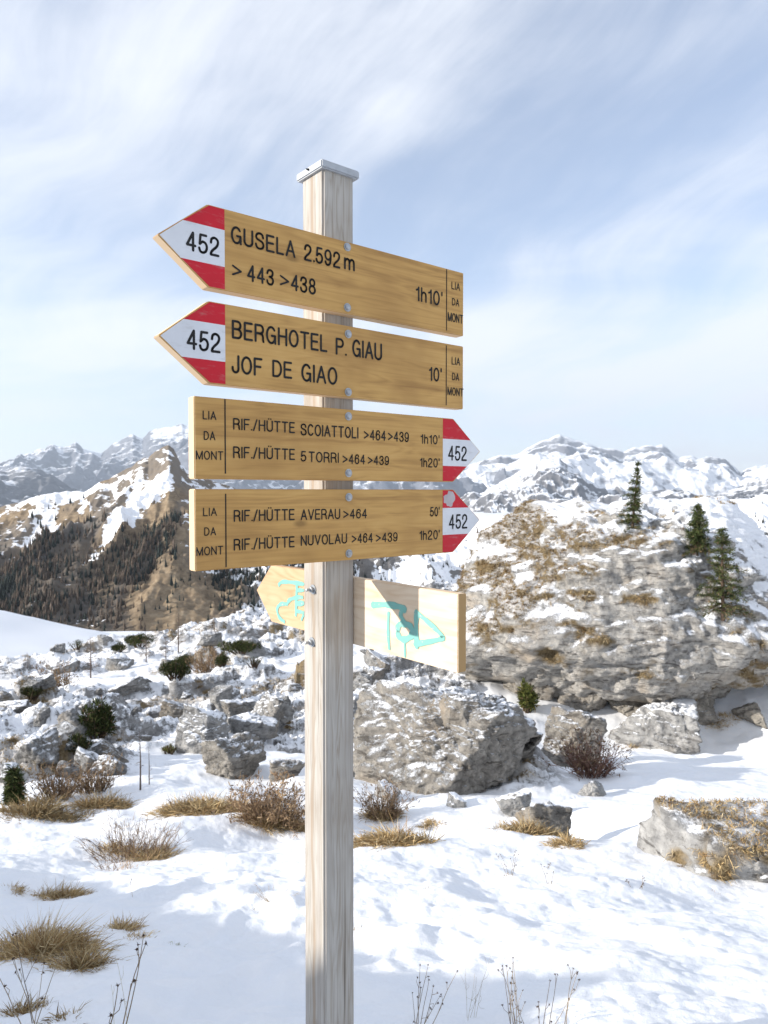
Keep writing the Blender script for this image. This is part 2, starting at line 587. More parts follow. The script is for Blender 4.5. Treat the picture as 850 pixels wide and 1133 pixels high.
# ---- the wooded hill on the left that runs on as a snowy shoulder behind the post
HILL_CREST = [(-140, 600), (-60, 578), (0, 562), (30, 553), (60, 546), (95, 543), (130, 526), (150, 514), (165, 506), (180, 497),
              (187, 495), (193, 499), (200, 514), (215, 526), (260, 541), (330, 553), (400, 562), (470, 572), (520, 576), (545, 571),
              (590, 568), (650, 571), (760, 563), (850, 549), (1000, 540)]


def hill_rows(PX, S, Y):
    """row of the photograph at which each point of the slope shows: used to lay out woods, turf and snow fields"""
    yc = np.interp(PX, *zip(*HILL_CREST))
    return HILL_FOOT + (yc - HILL_FOOT) * S ** 1.0


def band(PX, R, x0, y0, x1, y1, wd):
    """1 near the line from (x0, y0) to (x1, y1)"""
    dx, dy = x1 - x0, y1 - y0
    t = np.clip(((PX - x0) * dx + (R - y0) * dy) / (dx * dx + dy * dy), 0, 1)
    return np.exp(-(((PX - x0 - t * dx) ** 2 + (R - y0 - t * dy) ** 2) / wd ** 2))


def hill_cover(PX, S, Y):
    R = hill_rows(PX, S, Y)
    gully = np.maximum(band(PX, R, 176, 572, 138, 625, 17), band(PX, R, 140, 622, 98, 664, 9))
    rib = np.maximum(band(PX, R, 196, 590, 112, 690, 12), band(PX, R, 230, 600, 160, 690, 14))
    slope = band(PX, R, 165, 700, 250, 682, 20)
    wood = sstep(R + 0.06 * PX + 14 * fbm(PX * 0.03, R * 0.03, seed=98, octs=3), 622, 656) * (1 - sstep(PX + (R - 640) * 0.5 + 22 * fbm(PX * 0.02, R * 0.02, seed=97, octs=3), 160, 215)) * (1 - 0.97 * np.minimum(gully * 1.4, 1))
    wood = np.maximum(wood * (1 - slope), 0.85 * band(PX, R, 255, 672, 320, 660, 20))
    right = sstep(PX, 335, 420)
    return R, gully, rib, slope, wood, right


def hill_snow(PX, S, X, Y, n):
    R, gully, rib, slope, wood, right = hill_cover(PX, S, Y)
    fleck = fbm(X * 0.05, Y * 0.03, seed=95, octs=4, gain=0.65)
    u = (PX - 0.9 * (R - 600)) * 0.045
    streak = fbm(u * 2.2, (PX + R) * 0.012, seed=93, octs=4)
    patch = band(PX, R, 250, 640, 320, 625, 30) + band(PX, R, 60, 590, 20, 615, 22) * 0.8 + band(PX, R, 200, 512, 215, 535, 10)
    high = sstep(R, 640, 560)
    return (0.62 * right + 0.75 * gully + 0.30 * patch + 0.50 * streak * (0.4 + 0.6 * high) + 0.16 * high - 0.30 * rib - 0.5 * slope - 0.10 * wood
            + 0.5 * band(PX, R, 40, 560, 120, 545, 7) + 0.62 * fleck * (1 - 0.5 * wood) + 0.85 * band(PX, R, 238, 640, 320, 690, 30) * (1 - slope) - 0.03)


def hill_veg(PX, S, X, Y, n):
    R, gully, rib, slope, wood, right = hill_cover(PX, S, Y)
    return (1 - right) * np.clip(0.45 + 0.55 * sstep(fbm(X * 0.012, Y * 0.01, seed=91, octs=3), -0.2, 0.2) + slope + rib - 0.5 * wood, 0, 1)


M_HILL = mountain_mat('hill_slope', 0.965, 1.055, (0.20, 0.19, 0.18), 0.03, veg=True)
hill, hill_grid = relief('wooded_hill', HILL_CREST, -140, 1000, 760, 320, HILL_Y0,
                         lambda px: np.interp(px, [-140, 230, 420, 1000], [860, 840, 700, 640]), HILL_FOOT, M_HILL, 11, 34, 0.011,
                         crestnoise=2.0, snow=hill_snow, veg=hill_veg, aniso=1.3)

# ---- far ranges
M_FAR_L = mountain_mat('far_range_pale', 0.74, 0.98, (0.21, 0.22, 0.25), 0.0013)
M_FAR_D = mountain_mat('far_ridge_dark', 0.80, 1.04, (0.17, 0.175, 0.19), 0.0018)
M_FAR_R = mountain_mat('far_plateau', 0.38, 0.66, (0.22, 0.22, 0.24), 0.0014)
crest_l = [(-200, 520), (-60, 507), (0, 513), (20, 507), (42, 499), (60, 494), (72, 497), (85, 492), (98, 500), (112, 503), (125, 493),
           (136, 489), (148, 482), (158, 487), (166, 480), (180, 474), (205, 473), (235, 470), (300, 480), (400, 500), (460, 512),
           (560, 525)]
relief('far_mountains', crest_l, -200, 560, 520, 200, 8200, 11500, 575, M_FAR_L, 21, 520, 0.0009, power=1.25, crestnoise=2.2)
crest_d = [(-200, 548), (-80, 530), (-20, 524), (10, 521), (28, 517), (45, 521), (62, 530), (80, 541), (120, 552), (200, 556), (330, 552),
           (420, 558), (520, 566)]
relief('snowy_ridge', crest_d, -200, 520, 420, 160, 4200, 6000, 640, M_FAR_D, 24, 260, 0.0017, power=1.0, crestnoise=2.0)


def plateau_profile(S, PX):
    """terraced cliffs below the flat snowy tops"""
    z = 0.62 * sstep(S, 0.0, 0.62) + 0.12 * sstep(S, 0.62, 0.67) + 0.10 * S + 0.16 * sstep(S, 0.90, 0.94)
    return z / 1.0


crest_r = [(330, 552), (440, 540), (500, 524), (528, 512), (553, 503), (573, 503), (590, 494), (606, 488), (619, 485), (641, 489), (660, 494),
           (680, 496), (690, 500), (700, 496), (717, 493), (733, 491), (739, 496), (751, 507), (776, 507), (802, 510), (812, 517),
           (819, 525), (836, 518), (850, 516), (950, 508), (1050, 520)]
relief('plateau_mountain', crest_r, 330, 1050, 520, 220, 8500, 12000, 590, M_FAR_R, 27, 330, 0.0011, profile=plateau_profile, crestnoise=1.4,
       snow=lambda PX, S, X, Y, n: np.where(S > 0.95, 0.35, 0.0) - 0.35 * (sstep(S, 0.60, 0.64) * (1 - sstep(S, 0.68, 0.73))))
crest_t = [(380, 580), (470, 572), (500, 558), (530, 545), (560, 529), (585, 516), (605, 508), (619, 507), (632, 516), (650, 531), (668, 541),
           (685, 540), (700, 549), (740, 560), (800, 575)]
relief('pyramid_mountain', crest_t, 380, 800, 420, 200, 4600, 6600, 600, mountain_mat('pyramid_rock', 0.62, 0.86, (0.19, 0.185, 0.19), 0.0024),
       33, 230, 0.0021, power=1.0, crestnoise=1.8)
crest_q = [(600, 572), (680, 556), (720, 545), (745, 541), (780, 552), (810, 541), (840, 529), (870, 524), (950, 515), (1050, 510)]
relief('forested_ridge', crest_q, 600, 1050, 320, 120, 3800, 5200, 610, mountain_mat('dark_ridge', 0.84, 1.05, (0.13, 0.135, 0.15), 0.0026),
       37, 170, 0.0024, power=1.0, crestnoise=1.5)

# ------------------------------------------------------------------ rocks
def ico(sub):
    bm = bmesh.new()
    bmesh.ops.create_icosphere(bm, subdivisions=sub, radius=1.0)
    V = np.array([v.co[:] for v in bm.verts])
    F = np.array([[v.index for v in f.verts] for f in bm.faces])
    bm.free()
    return V, F


ICO = {k: ico(k) for k in (4, 5, 6, 7)}


def cells3(x, y, z, seed):
    """distances to the nearest and second cell points, and a random height for the nearest cell"""
    ix, iy, iz = [np.floor(v).astype(np.int64) for v in (x, y, z)]
    f1, f2, hv = np.full(x.shape, 9.0), np.full(x.shape, 9.0), np.zeros(x.shape)
    for dx in (-1, 0, 1):
        for dy in (-1, 0, 1):
            for dz in (-1, 0, 1):
                a, b, c = ix + dx, iy + dy, iz + dz
                q = [_hash(a, b, c, seed + k).astype(np.float64) / 4294967295.0 for k in range(4)]
                d = np.sqrt((a + q[0] - x) ** 2 + (b + q[1] - y) ** 2 + (c + q[2] - z) ** 2)
                nearer = d < f1
                f2 = np.where(nearer, f1, np.minimum(f2, d))
                hv = np.where(nearer, q[3], hv)
                f1 = np.where(nearer, d, f1)
    return f1, f2, hv


def rock_shape(planes, sub, seed, sharp=16, rough=0.07, freq=1.6, strata=0.0, ridg=0.04, octs=5, blocks=0.0, bfreq=1.5):
    """boulder: a soft intersection of half spaces (normal, distance), then broken up"""
    D, F = ICO[sub]
    acc = np.zeros(len(D))
    for n, h in planes:
        n = np.array(n, float)
        n /= np.linalg.norm(n)
        acc += (np.maximum(D @ n, 0) / h) ** sharp
    r = np.maximum(acc, 1e-9) ** (-1.0 / sharp)
    P = D * r[:, None]
    q = P * freq
    sz = float(np.median(r))
    d = rough * fbm(q[:, 0], q[:, 1], q[:, 2], seed, octs) + ridg * fbm(q[:, 0] * 2.3, q[:, 1] * 2.3, q[:, 2] * 2.3, seed + 9, octs, 0.55, True)
    if strata:
        t = q[:, 2] * 4.2 + q[:, 0] * 1.6 + 1.6 * vnoise(q[:, 0], q[:, 1], q[:, 2], seed + 3)
        d += strata * fbm(q[:, 0] * 0.8, q[:, 1] * 0.8, t, seed + 5, 4, 0.6, True)
    if blocks:
        q = P * bfreq / sz
        qx = q[:, 0] * 0.8 + 0.3 * q[:, 2] + 0.35 * vnoise(q[:, 0], q[:, 1], q[:, 2], seed + 70)
        qz = q[:, 2] * 1.5 - 0.3 * q[:, 0] + 0.35 * vnoise(q[:, 0], q[:, 1], q[:, 2], seed + 71)
        for s, a in ((1.0, 1.0), (2.3, 0.5), (5.1, 0.22)):
            f1, f2, hv = cells3(qx * s, q[:, 1] * s, qz * s, seed + 80)
            edge = np.clip((f2 - f1) / 0.22, 0, 1)
            d = d + blocks * a * ((hv - 0.5) * (0.35 + 0.65 * edge) - 0.45 * (1 - edge))
    P = P + D * (d * sz)[:, None]
    return P, F


def box_planes(rx, ry, rz, seed, extra=7, lo=0.72, hi=1.0):
    rng = random.Random(seed)
    pl = [((1, 0, 0), rx), ((-1, 0, 0), rx), ((0, 1, 0), ry), ((0, -1, 0), ry), ((0, 0, 1), rz), ((0, 0, -1), rz)]
    for _ in range(extra):
        n = np.array([rng.gauss(0, 1), rng.gauss(0, 1), rng.gauss(0.1, 0.9)])
        n /= np.linalg.norm(n)
        sup = math.sqrt((rx * n[0]) ** 2 + (ry * n[1]) ** 2 + (rz * n[2]) ** 2)
        pl.append((tuple(n), sup * rng.uniform(lo, hi)))
    return pl


def place_rock(name, label, planes, loc, sub, seed, mat, group=None, rz=0.0, turf=None, cat='boulder', snowfield=None, dents=(), tilt=(0, 0), **kw):
    P, F = rock_shape(planes, sub, seed, **kw)
    for dx, dz, wx, wz, deep in dents:                  # hollows under the front
        P[:, 1] += np.where(P[:, 1] < 0, 1, 0) * deep * np.exp(-((P[:, 0] - dx) / wx) ** 4 - ((P[:, 2] - dz) / wz) ** 4)
    attrs = {'turf': np.zeros(len(P)) if turf is None else turf(P)}
    if snowfield is not None:
        attrs['snowfield'] = snowfield(P)
    o = mesh_np(name, P, F, mat, True, attrs=attrs)
    o.location = loc
    o.rotation_euler = (tilt[0], tilt[1], rz)
    tag(o, label, cat, group)
    return o, P, F


# ------------------------------------------------------------------ blades, tubes, plants
class Geo:
    """collects triangles with a colour per vertex"""
    def __init__(s):
        s.V, s.F, s.C, s.n = [], [], [], 0

    def add(s, V, F, C):
        s.V.append(np.asarray(V, float))
        s.F.append(np.asarray(F, int) + s.n)
        C = np.asarray(C, float)
        s.C.append(np.broadcast_to(C, (len(V), 3)) if C.ndim == 1 else C)
        s.n += len(V)

    def blades(s, base, dirs, length, width, droop, cols, rng):
        """curved tapering blades, vectorised; base (N,3), dirs (N,3) unit"""
        N = len(base)
        side = np.cross(dirs, rng.normal(size=(N, 3)))
        side /= np.linalg.norm(side, axis=1)[:, None] + 1e-9
        L, Wd, Dr = length[:, None], width[:, None], droop[:, None]
        down = np.array([0, 0, -1.0])
        rows = []
        for t, wf in ((0, 1.0), (0.5, 0.8)):
            c = base + dirs * L * t + down * Dr * L * t * t
            rows += [c - side * Wd * wf * 0.5, c + side * Wd * wf * 0.5]
        rows.append(base + dirs * L + down * Dr * L)
        V = np.stack(rows, 1).reshape(-1, 3)
        f = np.array([[0, 1, 3], [0, 3, 2], [2, 3, 4]])
        F = (np.arange(N)[:, None, None] * 5 + f[None]).reshape(-1, 3)
        s.add(V, F, np.repeat(cols, 5, axis=0))

    def tube(s, pts, rad, col, sides=4):
        pts = np.asarray(pts, float)
        n = len(pts)
        rad = np.broadcast_to(np.asarray(rad, float), (n,)) if np.ndim(rad) else np.full(n, rad)
        V = []
        for i in range(n):
            d = pts[min(i + 1, n - 1)] - pts[max(i - 1, 0)]
            d = d / (np.linalg.norm(d) + 1e-9)
            a = np.cross(d, [0.31, 0.87, 0.38])
            a /= np.linalg.norm(a) + 1e-9
            b = np.cross(d, a)
            for k in range(sides):
                an = 2 * math.pi * k / sides
                V.append(pts[i] + rad[i] * (a * math.cos(an) + b * math.sin(an)))
        F = []
        for i in range(n - 1):
            for k in range(sides):
                k2 = (k + 1) % sides
                p, q, u, v = i * sides + k, i * sides + k2, (i + 1) * sides + k2, (i + 1) * sides + k
                F += [[p, q, u], [p, u, v]]
        s.add(V, F, col)

    def blob(s, c, r, col):
        D, F = ico_low
        s.add(np.asarray(c) + D * r, F, col)

    def obj(s, name, mat, parent=None, smooth=False):
        return mesh_np(name, np.vstack(s.V), np.vstack(s.F), mat, smooth, parent, cols=np.vstack(s.C))


ico_low = ico(1)
STRAWS = np.array([(0.47, 0.34, 0.17), (0.40, 0.27, 0.125), (0.58, 0.45, 0.25), (0.26, 0.165, 0.08), (0.45, 0.33, 0.17), (0.52, 0.42, 0.26)])
BROWNS = np.array([(0.14, 0.092, 0.055), (0.20, 0.135, 0.08), (0.11, 0.075, 0.05), (0.27, 0.19, 0.11)])
GREENS = np.array([(0.055, 0.072, 0.024), (0.07, 0.092, 0.03), (0.042, 0.058, 0.022), (0.10, 0.11, 0.04)])


def pick(rng, pal, n, jit=0.18):
    return pal[rng.integers(0, len(pal), n)] * (1 + rng.uniform(-jit, jit, (n, 1)))


def tuft_geo(g, rng, base, n, spread, h, lean=(0, 0), pal=STRAWS, width=0.004, wild=0.8, droop=0.55):
    b = np.array(base) + np.stack([rng.normal(0, spread[0], n), rng.normal(0, spread[1], n), np.zeros(n)], 1)
    out = (b[:, :2] - np.array(base)[:2]) / (np.array(spread) * 1.6)
    d = np.stack([out[:, 0] * wild * 0.6 + rng.normal(0, 0.35 * wild, n) + lean[0], out[:, 1] * wild * 0.6 + rng.normal(0, 0.35 * wild, n) + lean[1],
                  np.full(n, 0.85)], 1)
    d /= np.linalg.norm(d, axis=1)[:, None]
    L = h * rng.uniform(0.55, 1.15, n)
    g.blades(b, d, L, np.full(n, width) * rng.uniform(0.6, 1.3, n), droop * rng.uniform(0.2, 1.2, n), pick(rng, pal, n), rng)


def on_ground(cx, cy, pts):
    """drop local (x, y) points round (cx, cy) on the terrain"""
    z0 = gz(cx, cy)
    zz_ = ground_z(pts[:, 0] + cx, pts[:, 1] + cy, True)
    return zz_ - z0


def grass_tuft(px, py, Y, wpx, hpx, n, label, seed, pal=STRAWS, lean=(0, 0), deep=0.35, width=0.005, name='grass_tuft', group='dry grass tufts in the snow',
               cat='grass tuft', droop=0.55, drop=0.0):
    """a tussock whose base spans wpx pixels at depth Y"""
    rng = np.random.default_rng(seed)
    X_, Y = ground_at(px, py)
    c = (X_, Y)
    sx = wpx / FPX * Y / 2
    h = hpx / FPX * Y * 0.82
    z0 = gz(c[0], c[1])
    pal = np.clip(pal * 1.22, 0, 0.75)
    g = Geo()
    n = int(n * 1.35)
    width *= 0.8
    k = max(4, int(n / 70))
    for i in range(k):
        q = rng.normal(0, 0.42)
        ox, oy = q * sx, rng.normal(0, 0.55) * sx * deep * max(0.3, 1 - abs(q))
        oz = float(ground_z(np.array([c[0] + ox]), np.array([c[1] + oy]))[0]) - z0 - 0.015
        tuft_geo(g, rng, (ox, oy, oz), n // k, (max(sx * 0.16, 0.02), max(sx * 0.13, 0.02)), h * rng.uniform(0.35, 1.1) * (1.1 - 0.5 * min(1, abs(q))), (lean[0] + rng.normal(0, 0.3), lean[1] + rng.normal(0, 0.25)), pal * rng.uniform(0.75, 1.1), width, rng.uniform(0.8, 1.9), droop * rng.uniform(0.9, 2.1))
    o = g.obj(name, M_STRAW)
    o.location = (c[0], c[1], z0 - drop)
    tag(o, label, cat, group)
    return o


def twig_bush(px, py, Y, wpx, hpx, n, label, seed, pal=BROWNS, name='twiggy_shrub', grass=0, rad=0.0028, cat='shrub', group=None, deep=0.5, leaf=0, leafpal=None):
    rng = np.random.default_rng(seed)
    X_, Y = ground_at(px, py)
    c = (X_, Y)
    sx = wpx / FPX * Y / 2
    h = hpx / FPX * Y
    z0 = gz(c[0], c[1])
    g = Geo()
    for i in range(n):
        ox, oy = rng.uniform(-1, 1) * sx * 0.55, rng.uniform(-1, 1) * sx * deep
        p = np.array([ox, oy, float(ground_z(np.array([c[0] + ox]), np.array([c[1] + oy]))[0]) - z0 - 0.02])
        d = np.array([ox / sx * 1.1 + rng.normal(0, 0.25), oy / sx * 0.8 + rng.normal(0, 0.25), 1.0])
        d /= np.linalg.norm(d)
        col = pick(rng, pal, 1)[0] * 1.35
        L = h * rng.uniform(0.4, 1.05)
        pts = [p]
        for s in range(4):
            d = d + rng.normal(0, 0.16, 3)
            d /= np.linalg.norm(d)
            pts.append(pts[-1] + d * L / 4)
        g.tube(pts, np.linspace(rad, rad * 0.35, 5), col, 3)
        for b in range(4):
            s0 = pts[rng.integers(1, 5)]
            e = d + rng.normal(0, 0.55, 3)
            e /= np.linalg.norm(e)
            m = s0 + e * L * 0.16
            g.tube([s0, m, m + (e + rng.normal(0, 0.3, 3)) * L * 0.14], np.array([0.6, 0.45, 0.25]) * rad, col * 1.15, 3)
            if leaf:
                k = leaf
                bb = np.repeat(m[None], k, 0) + rng.normal(0, L * 0.07, (k, 3))
                dd = rng.normal(size=(k, 3)) + e
                dd /= np.linalg.norm(dd, axis=1)[:, None]
                g.blades(bb, dd, np.full(k, L * 0.13), np.full(k, L * 0.03), np.zeros(k), pick(rng, leafpal, k), rng)
    if grass:
        for i in range(14):
            ox, oy = rng.uniform(-1, 1) * sx * 0.75, rng.uniform(-1, 0.6) * sx * deep
            oz = float(ground_z(np.array([c[0] + ox]), np.array([c[1] + oy]))[0]) - z0 - 0.015
            tuft_geo(g, rng, (ox, oy, oz), grass // 14, (sx * 0.14, sx * 0.12), h * 0.5, (0, 0), STRAWS * 1.05, 0.005, 1.3, 1.0)
    o = g.obj(name, M_TWIG)
    o.location = (c[0], c[1], z0)
    tag(o, label, cat, group)
    return o


def spruce(loc, h, rbase, label, seed, name='spruce_tree', pal=GREENS, gap=0.12, lean=(0, 0), levels=20, brown=0.06, needle=0.075, dens=11,
           group='small spruces on the big boulder', onesided=0.0):
    rng = np.random.default_rng(seed)
    root = empty(name, loc)
    tag(root, label, 'tree', group)
    t = Geo()
    top = np.array([lean[0] * h, lean[1] * h, h])
    t.tube([(0, 0, -0.1), top * 0.5, top * 0.97], [h * 0.022, h * 0.014, h * 0.003], (0.10, 0.07, 0.05), 6)
    t.obj('trunk', M_TWIG, root)
    g = Geo()
    for l in range(levels):
        f = (l + rng.uniform(0, 0.8)) / levels
        zc = top * (0.05 + 0.93 * f)
        R = rbase * (1 - f) ** 0.8 + 0.03 * rbase
        nb = int(5 + 3 * (1 - f))
        a0 = rng.uniform(0, 6.28)
        for b in range(nb):
            if rng.uniform() < gap:
                continue
            an = a0 + b * 6.283 / nb + rng.normal(0, 0.2)
            L = R * rng.uniform(0.55, 1.12) * (1 - onesided * max(0, math.cos(an)))
            d = np.array([math.cos(an), math.sin(an), rng.uniform(-0.25, 0.25) + 0.5 * f])
            n = max(5, int(dens * L / rbase) + 4)
            tt = rng.uniform(0.08, 1, n)
            base = zc + d * (L * tt)[:, None] + np.array([0, 0, -0.22]) * (L * tt ** 2)[:, None]
            base = np.repeat(base, 6, 0) + rng.normal(0, needle * 0.3, (n * 6, 3))
            dd = d * 0.8 + rng.normal(0, 0.75, (n * 6, 3))
            dd /= np.linalg.norm(dd, axis=1)[:, None]
            cols = pick(rng, pal, n * 6, 0.3)
            br = rng.uniform(size=n * 6) < (brown + 0.25 * (f < 0.16))
            cols[br] = pick(rng, BROWNS, int(br.sum()))
            g.blades(base, dd, needle * rng.uniform(0.6, 1.3, n * 6), np.full(n * 6, needle * 0.2), np.full(n * 6, 0.1), cols, rng)
            g.tube([zc, zc + d * L * 0.5 + np.array([0, 0, -0.055 * L]), zc + d * L + np.array([0, 0, -0.22 * L])], [h * 0.005, h * 0.003, h * 0.001],
                   (0.09, 0.065, 0.045), 3)
    g.obj('crown', M_NEEDLE, root)
    return root


def mugo(px, py, Y, wpx, hpx, label, seed, pal=GREENS * [0.8, 0.78, 0.75], n=2600, cat='shrub', group='dark dwarf pines in the boulder field'):
    rng = np.random.default_rng(seed)
    X_, Y = ground_at(px, py)
    c = (X_, Y)
    sx, h = wpx / FPX * Y / 2, hpx / FPX * Y
    z0 = gz(c[0], c[1])
    g = Geo()
    k = 16
    for i in range(k):
        ox, oy = rng.normal(0, 0.42) * sx, rng.normal(0, 0.3) * sx
        hh = h * rng.uniform(0.5, 1.05) * (1 - 0.35 * abs(ox) / sx)
        tip = np.array([ox * 1.2, oy * 1.2, hh * 0.9])
        g.tube([(ox * 0.4, oy * 0.4, -0.1), (ox * 0.9, oy * 0.9, hh * 0.4), tip], [0.03, 0.02, 0.008], (0.09, 0.065, 0.045), 4)
        m = n // k
        u = rng.normal(size=(m, 3))
        u /= np.linalg.norm(u, axis=1)[:, None]
        rr = rng.uniform(0.35, 1.0, m) ** 0.5
        b = np.array([ox, oy, hh * 0.6]) + u * rr[:, None] * np.array([sx * 0.34, sx * 0.34, hh * 0.42])
        dd = u * 0.7 + np.array([0, 0, 0.7]) + rng.normal(0, 0.45, (m, 3))
        dd /= np.linalg.norm(dd, axis=1)[:, None]
        s = 0.16 * max(sx, h)
        cols = pick(rng, pal, m, 0.35)
        dead = rng.uniform(size=m) < 0.08
        cols[dead] = pick(rng, BROWNS, int(dead.sum()))
        g.blades(b, dd, s * rng.uniform(0.6, 1.3, m), np.full(m, s * 0.2), np.full(m, 0.1), cols, rng)
    o = g.obj('dwarf_pine', M_NEEDLE)
    o.location = (c[0], c[1], z0)
    tag(o, label, cat, group)
    return o


def larch(px, py, Y, hpx, label, seed, spread=0.16, name='bare_larch', dead=False):
    rng = np.random.default_rng(seed)
    X_, Y = ground_at(px, py)
    c = (X_, Y)
    h = hpx / FPX * Y
    z0 = gz(c[0], c[1])
    root = empty(name, (c[0], c[1], z0))
    tag(root, label, 'tree', 'bare larches on the boulder field')
    t = Geo()
    t.tube([(0, 0, -0.15), (0.01 * h, 0, h * 0.5), (0, 0, h)], [h * 0.02, h * 0.012, h * 0.003], (0.13, 0.10, 0.085), 5)
    t.obj('trunk', M_TWIG, root)
    g = Geo()
    for l in range(8 if dead else 46):
        f = rng.uniform(0.12, 0.98)
        an = rng.uniform(0, 6.28)
        L = h * spread * (1.15 - f) * rng.uniform(0.5, 1.3)
        p = np.array([0, 0, h * f])
        d = np.array([math.cos(an), math.sin(an), rng.uniform(0.0, 0.35)])
        col = pick(rng, np.array([(0.23, 0.175, 0.13), (0.17, 0.13, 0.10), (0.28, 0.21, 0.15)]), 1)[0]
        e = p + d * L + np.array([0, 0, 0.15 * L])
        g.tube([p, p + d * L * 0.55, e], [h * 0.006, h * 0.004, h * 0.002], col, 3)
        for k in range(5):
            s0 = p + d * L * rng.uniform(0.3, 1)
            g.tube([s0, s0 + (d * 0.6 + rng.normal(0, 0.6, 3)) * L * 0.32], [h * 0.003, h * 0.0015], col, 3)
    g.obj('crown', M_TWIG, root)
    return root


def dry_weed(px, py, hpx, label, seed, heads=True, stems=5, wpx=40, name='dry_weed', pal=None, rad=0.0009):
    """thin dead stalks standing in the snow, some with seed heads"""
    rng = np.random.default_rng(seed)
    X, Y = ground_at(px, py)
    z0 = gz(X, Y)
    h, sx = hpx / FPX * Y, wpx / FPX * Y / 2
    pal = np.array([(0.22, 0.16, 0.10), (0.30, 0.23, 0.15), (0.15, 0.11, 0.08)]) if pal is None else pal
    root = empty(name, (X, Y, z0))
    tag(root, label, 'weed', 'dead weeds at the foot of the slope')
    g = Geo()
    for i in range(stems):
        L = h * rng.uniform(0.55, 1.0)
        p = np.array([rng.normal(0, 0.012), rng.normal(0, 0.012), -0.03])
        d = np.array([rng.uniform(-1, 1) * sx / h, rng.normal(0, 0.12), 1.0])
        col = pick(rng, pal, 1)[0]
        pts = [p]
        for s in range(6):
            d = d + rng.normal(0, 0.05, 3)
            pts.append(pts[-1] + d / np.linalg.norm(d) * (L + 0.03) / 6)
        g.tube(pts, np.linspace(rad * 1.2, rad * 0.6, 7), col, 4)
        ends = [(pts[-1], d)]
        for b in range(int(rng.integers(1, 4))):
            s0 = pts[int(rng.integers(2, 6))]
            e = d / np.linalg.norm(d) + rng.normal(0, 0.45, 3)
            q = s0 + e * L * rng.uniform(0.10, 0.22)
            g.tube([s0, (s0 + q) / 2 + rng.normal(0, 0.004, 3), q], [rad * 0.8, rad * 0.7, rad * 0.5], col, 3)
            ends.append((q, e))
        for q, e in ends:
            hc = np.array((0.085, 0.06, 0.045))
            hd = Geo()
            hd.blob(q, rad * rng.uniform(1.6, 2.8), hc)
            n = 7
            dd = rng.normal(size=(n, 3))
            dd /= np.linalg.norm(dd, axis=1)[:, None]
            hd.blades(np.repeat(q[None], n, 0), dd, np.full(n, rad * 6), np.full(n, rad * 1.2), np.zeros(n), np.repeat(hc[None], n, 0), rng)
            if heads:
                hd.obj('seed_head', M_TWIG, root)
    g.obj('stem', M_TWIG, root)
    return root


# ------------------------------------------------------------------ the signpost
ZB = -1.39                                        # height of the snow at the foot of the post, below the lens
TH = 0.8903
post_root = empty('signpost', (-0.0619, 1.5328, ZB), math.pi / 2 - TH)
tag(post_root, 'wooden hiking signpost with five trail boards and a white metal cap standing in the snow', 'signpost')
T0, D0, W0 = 0.0260, -0.0629, 0.0802


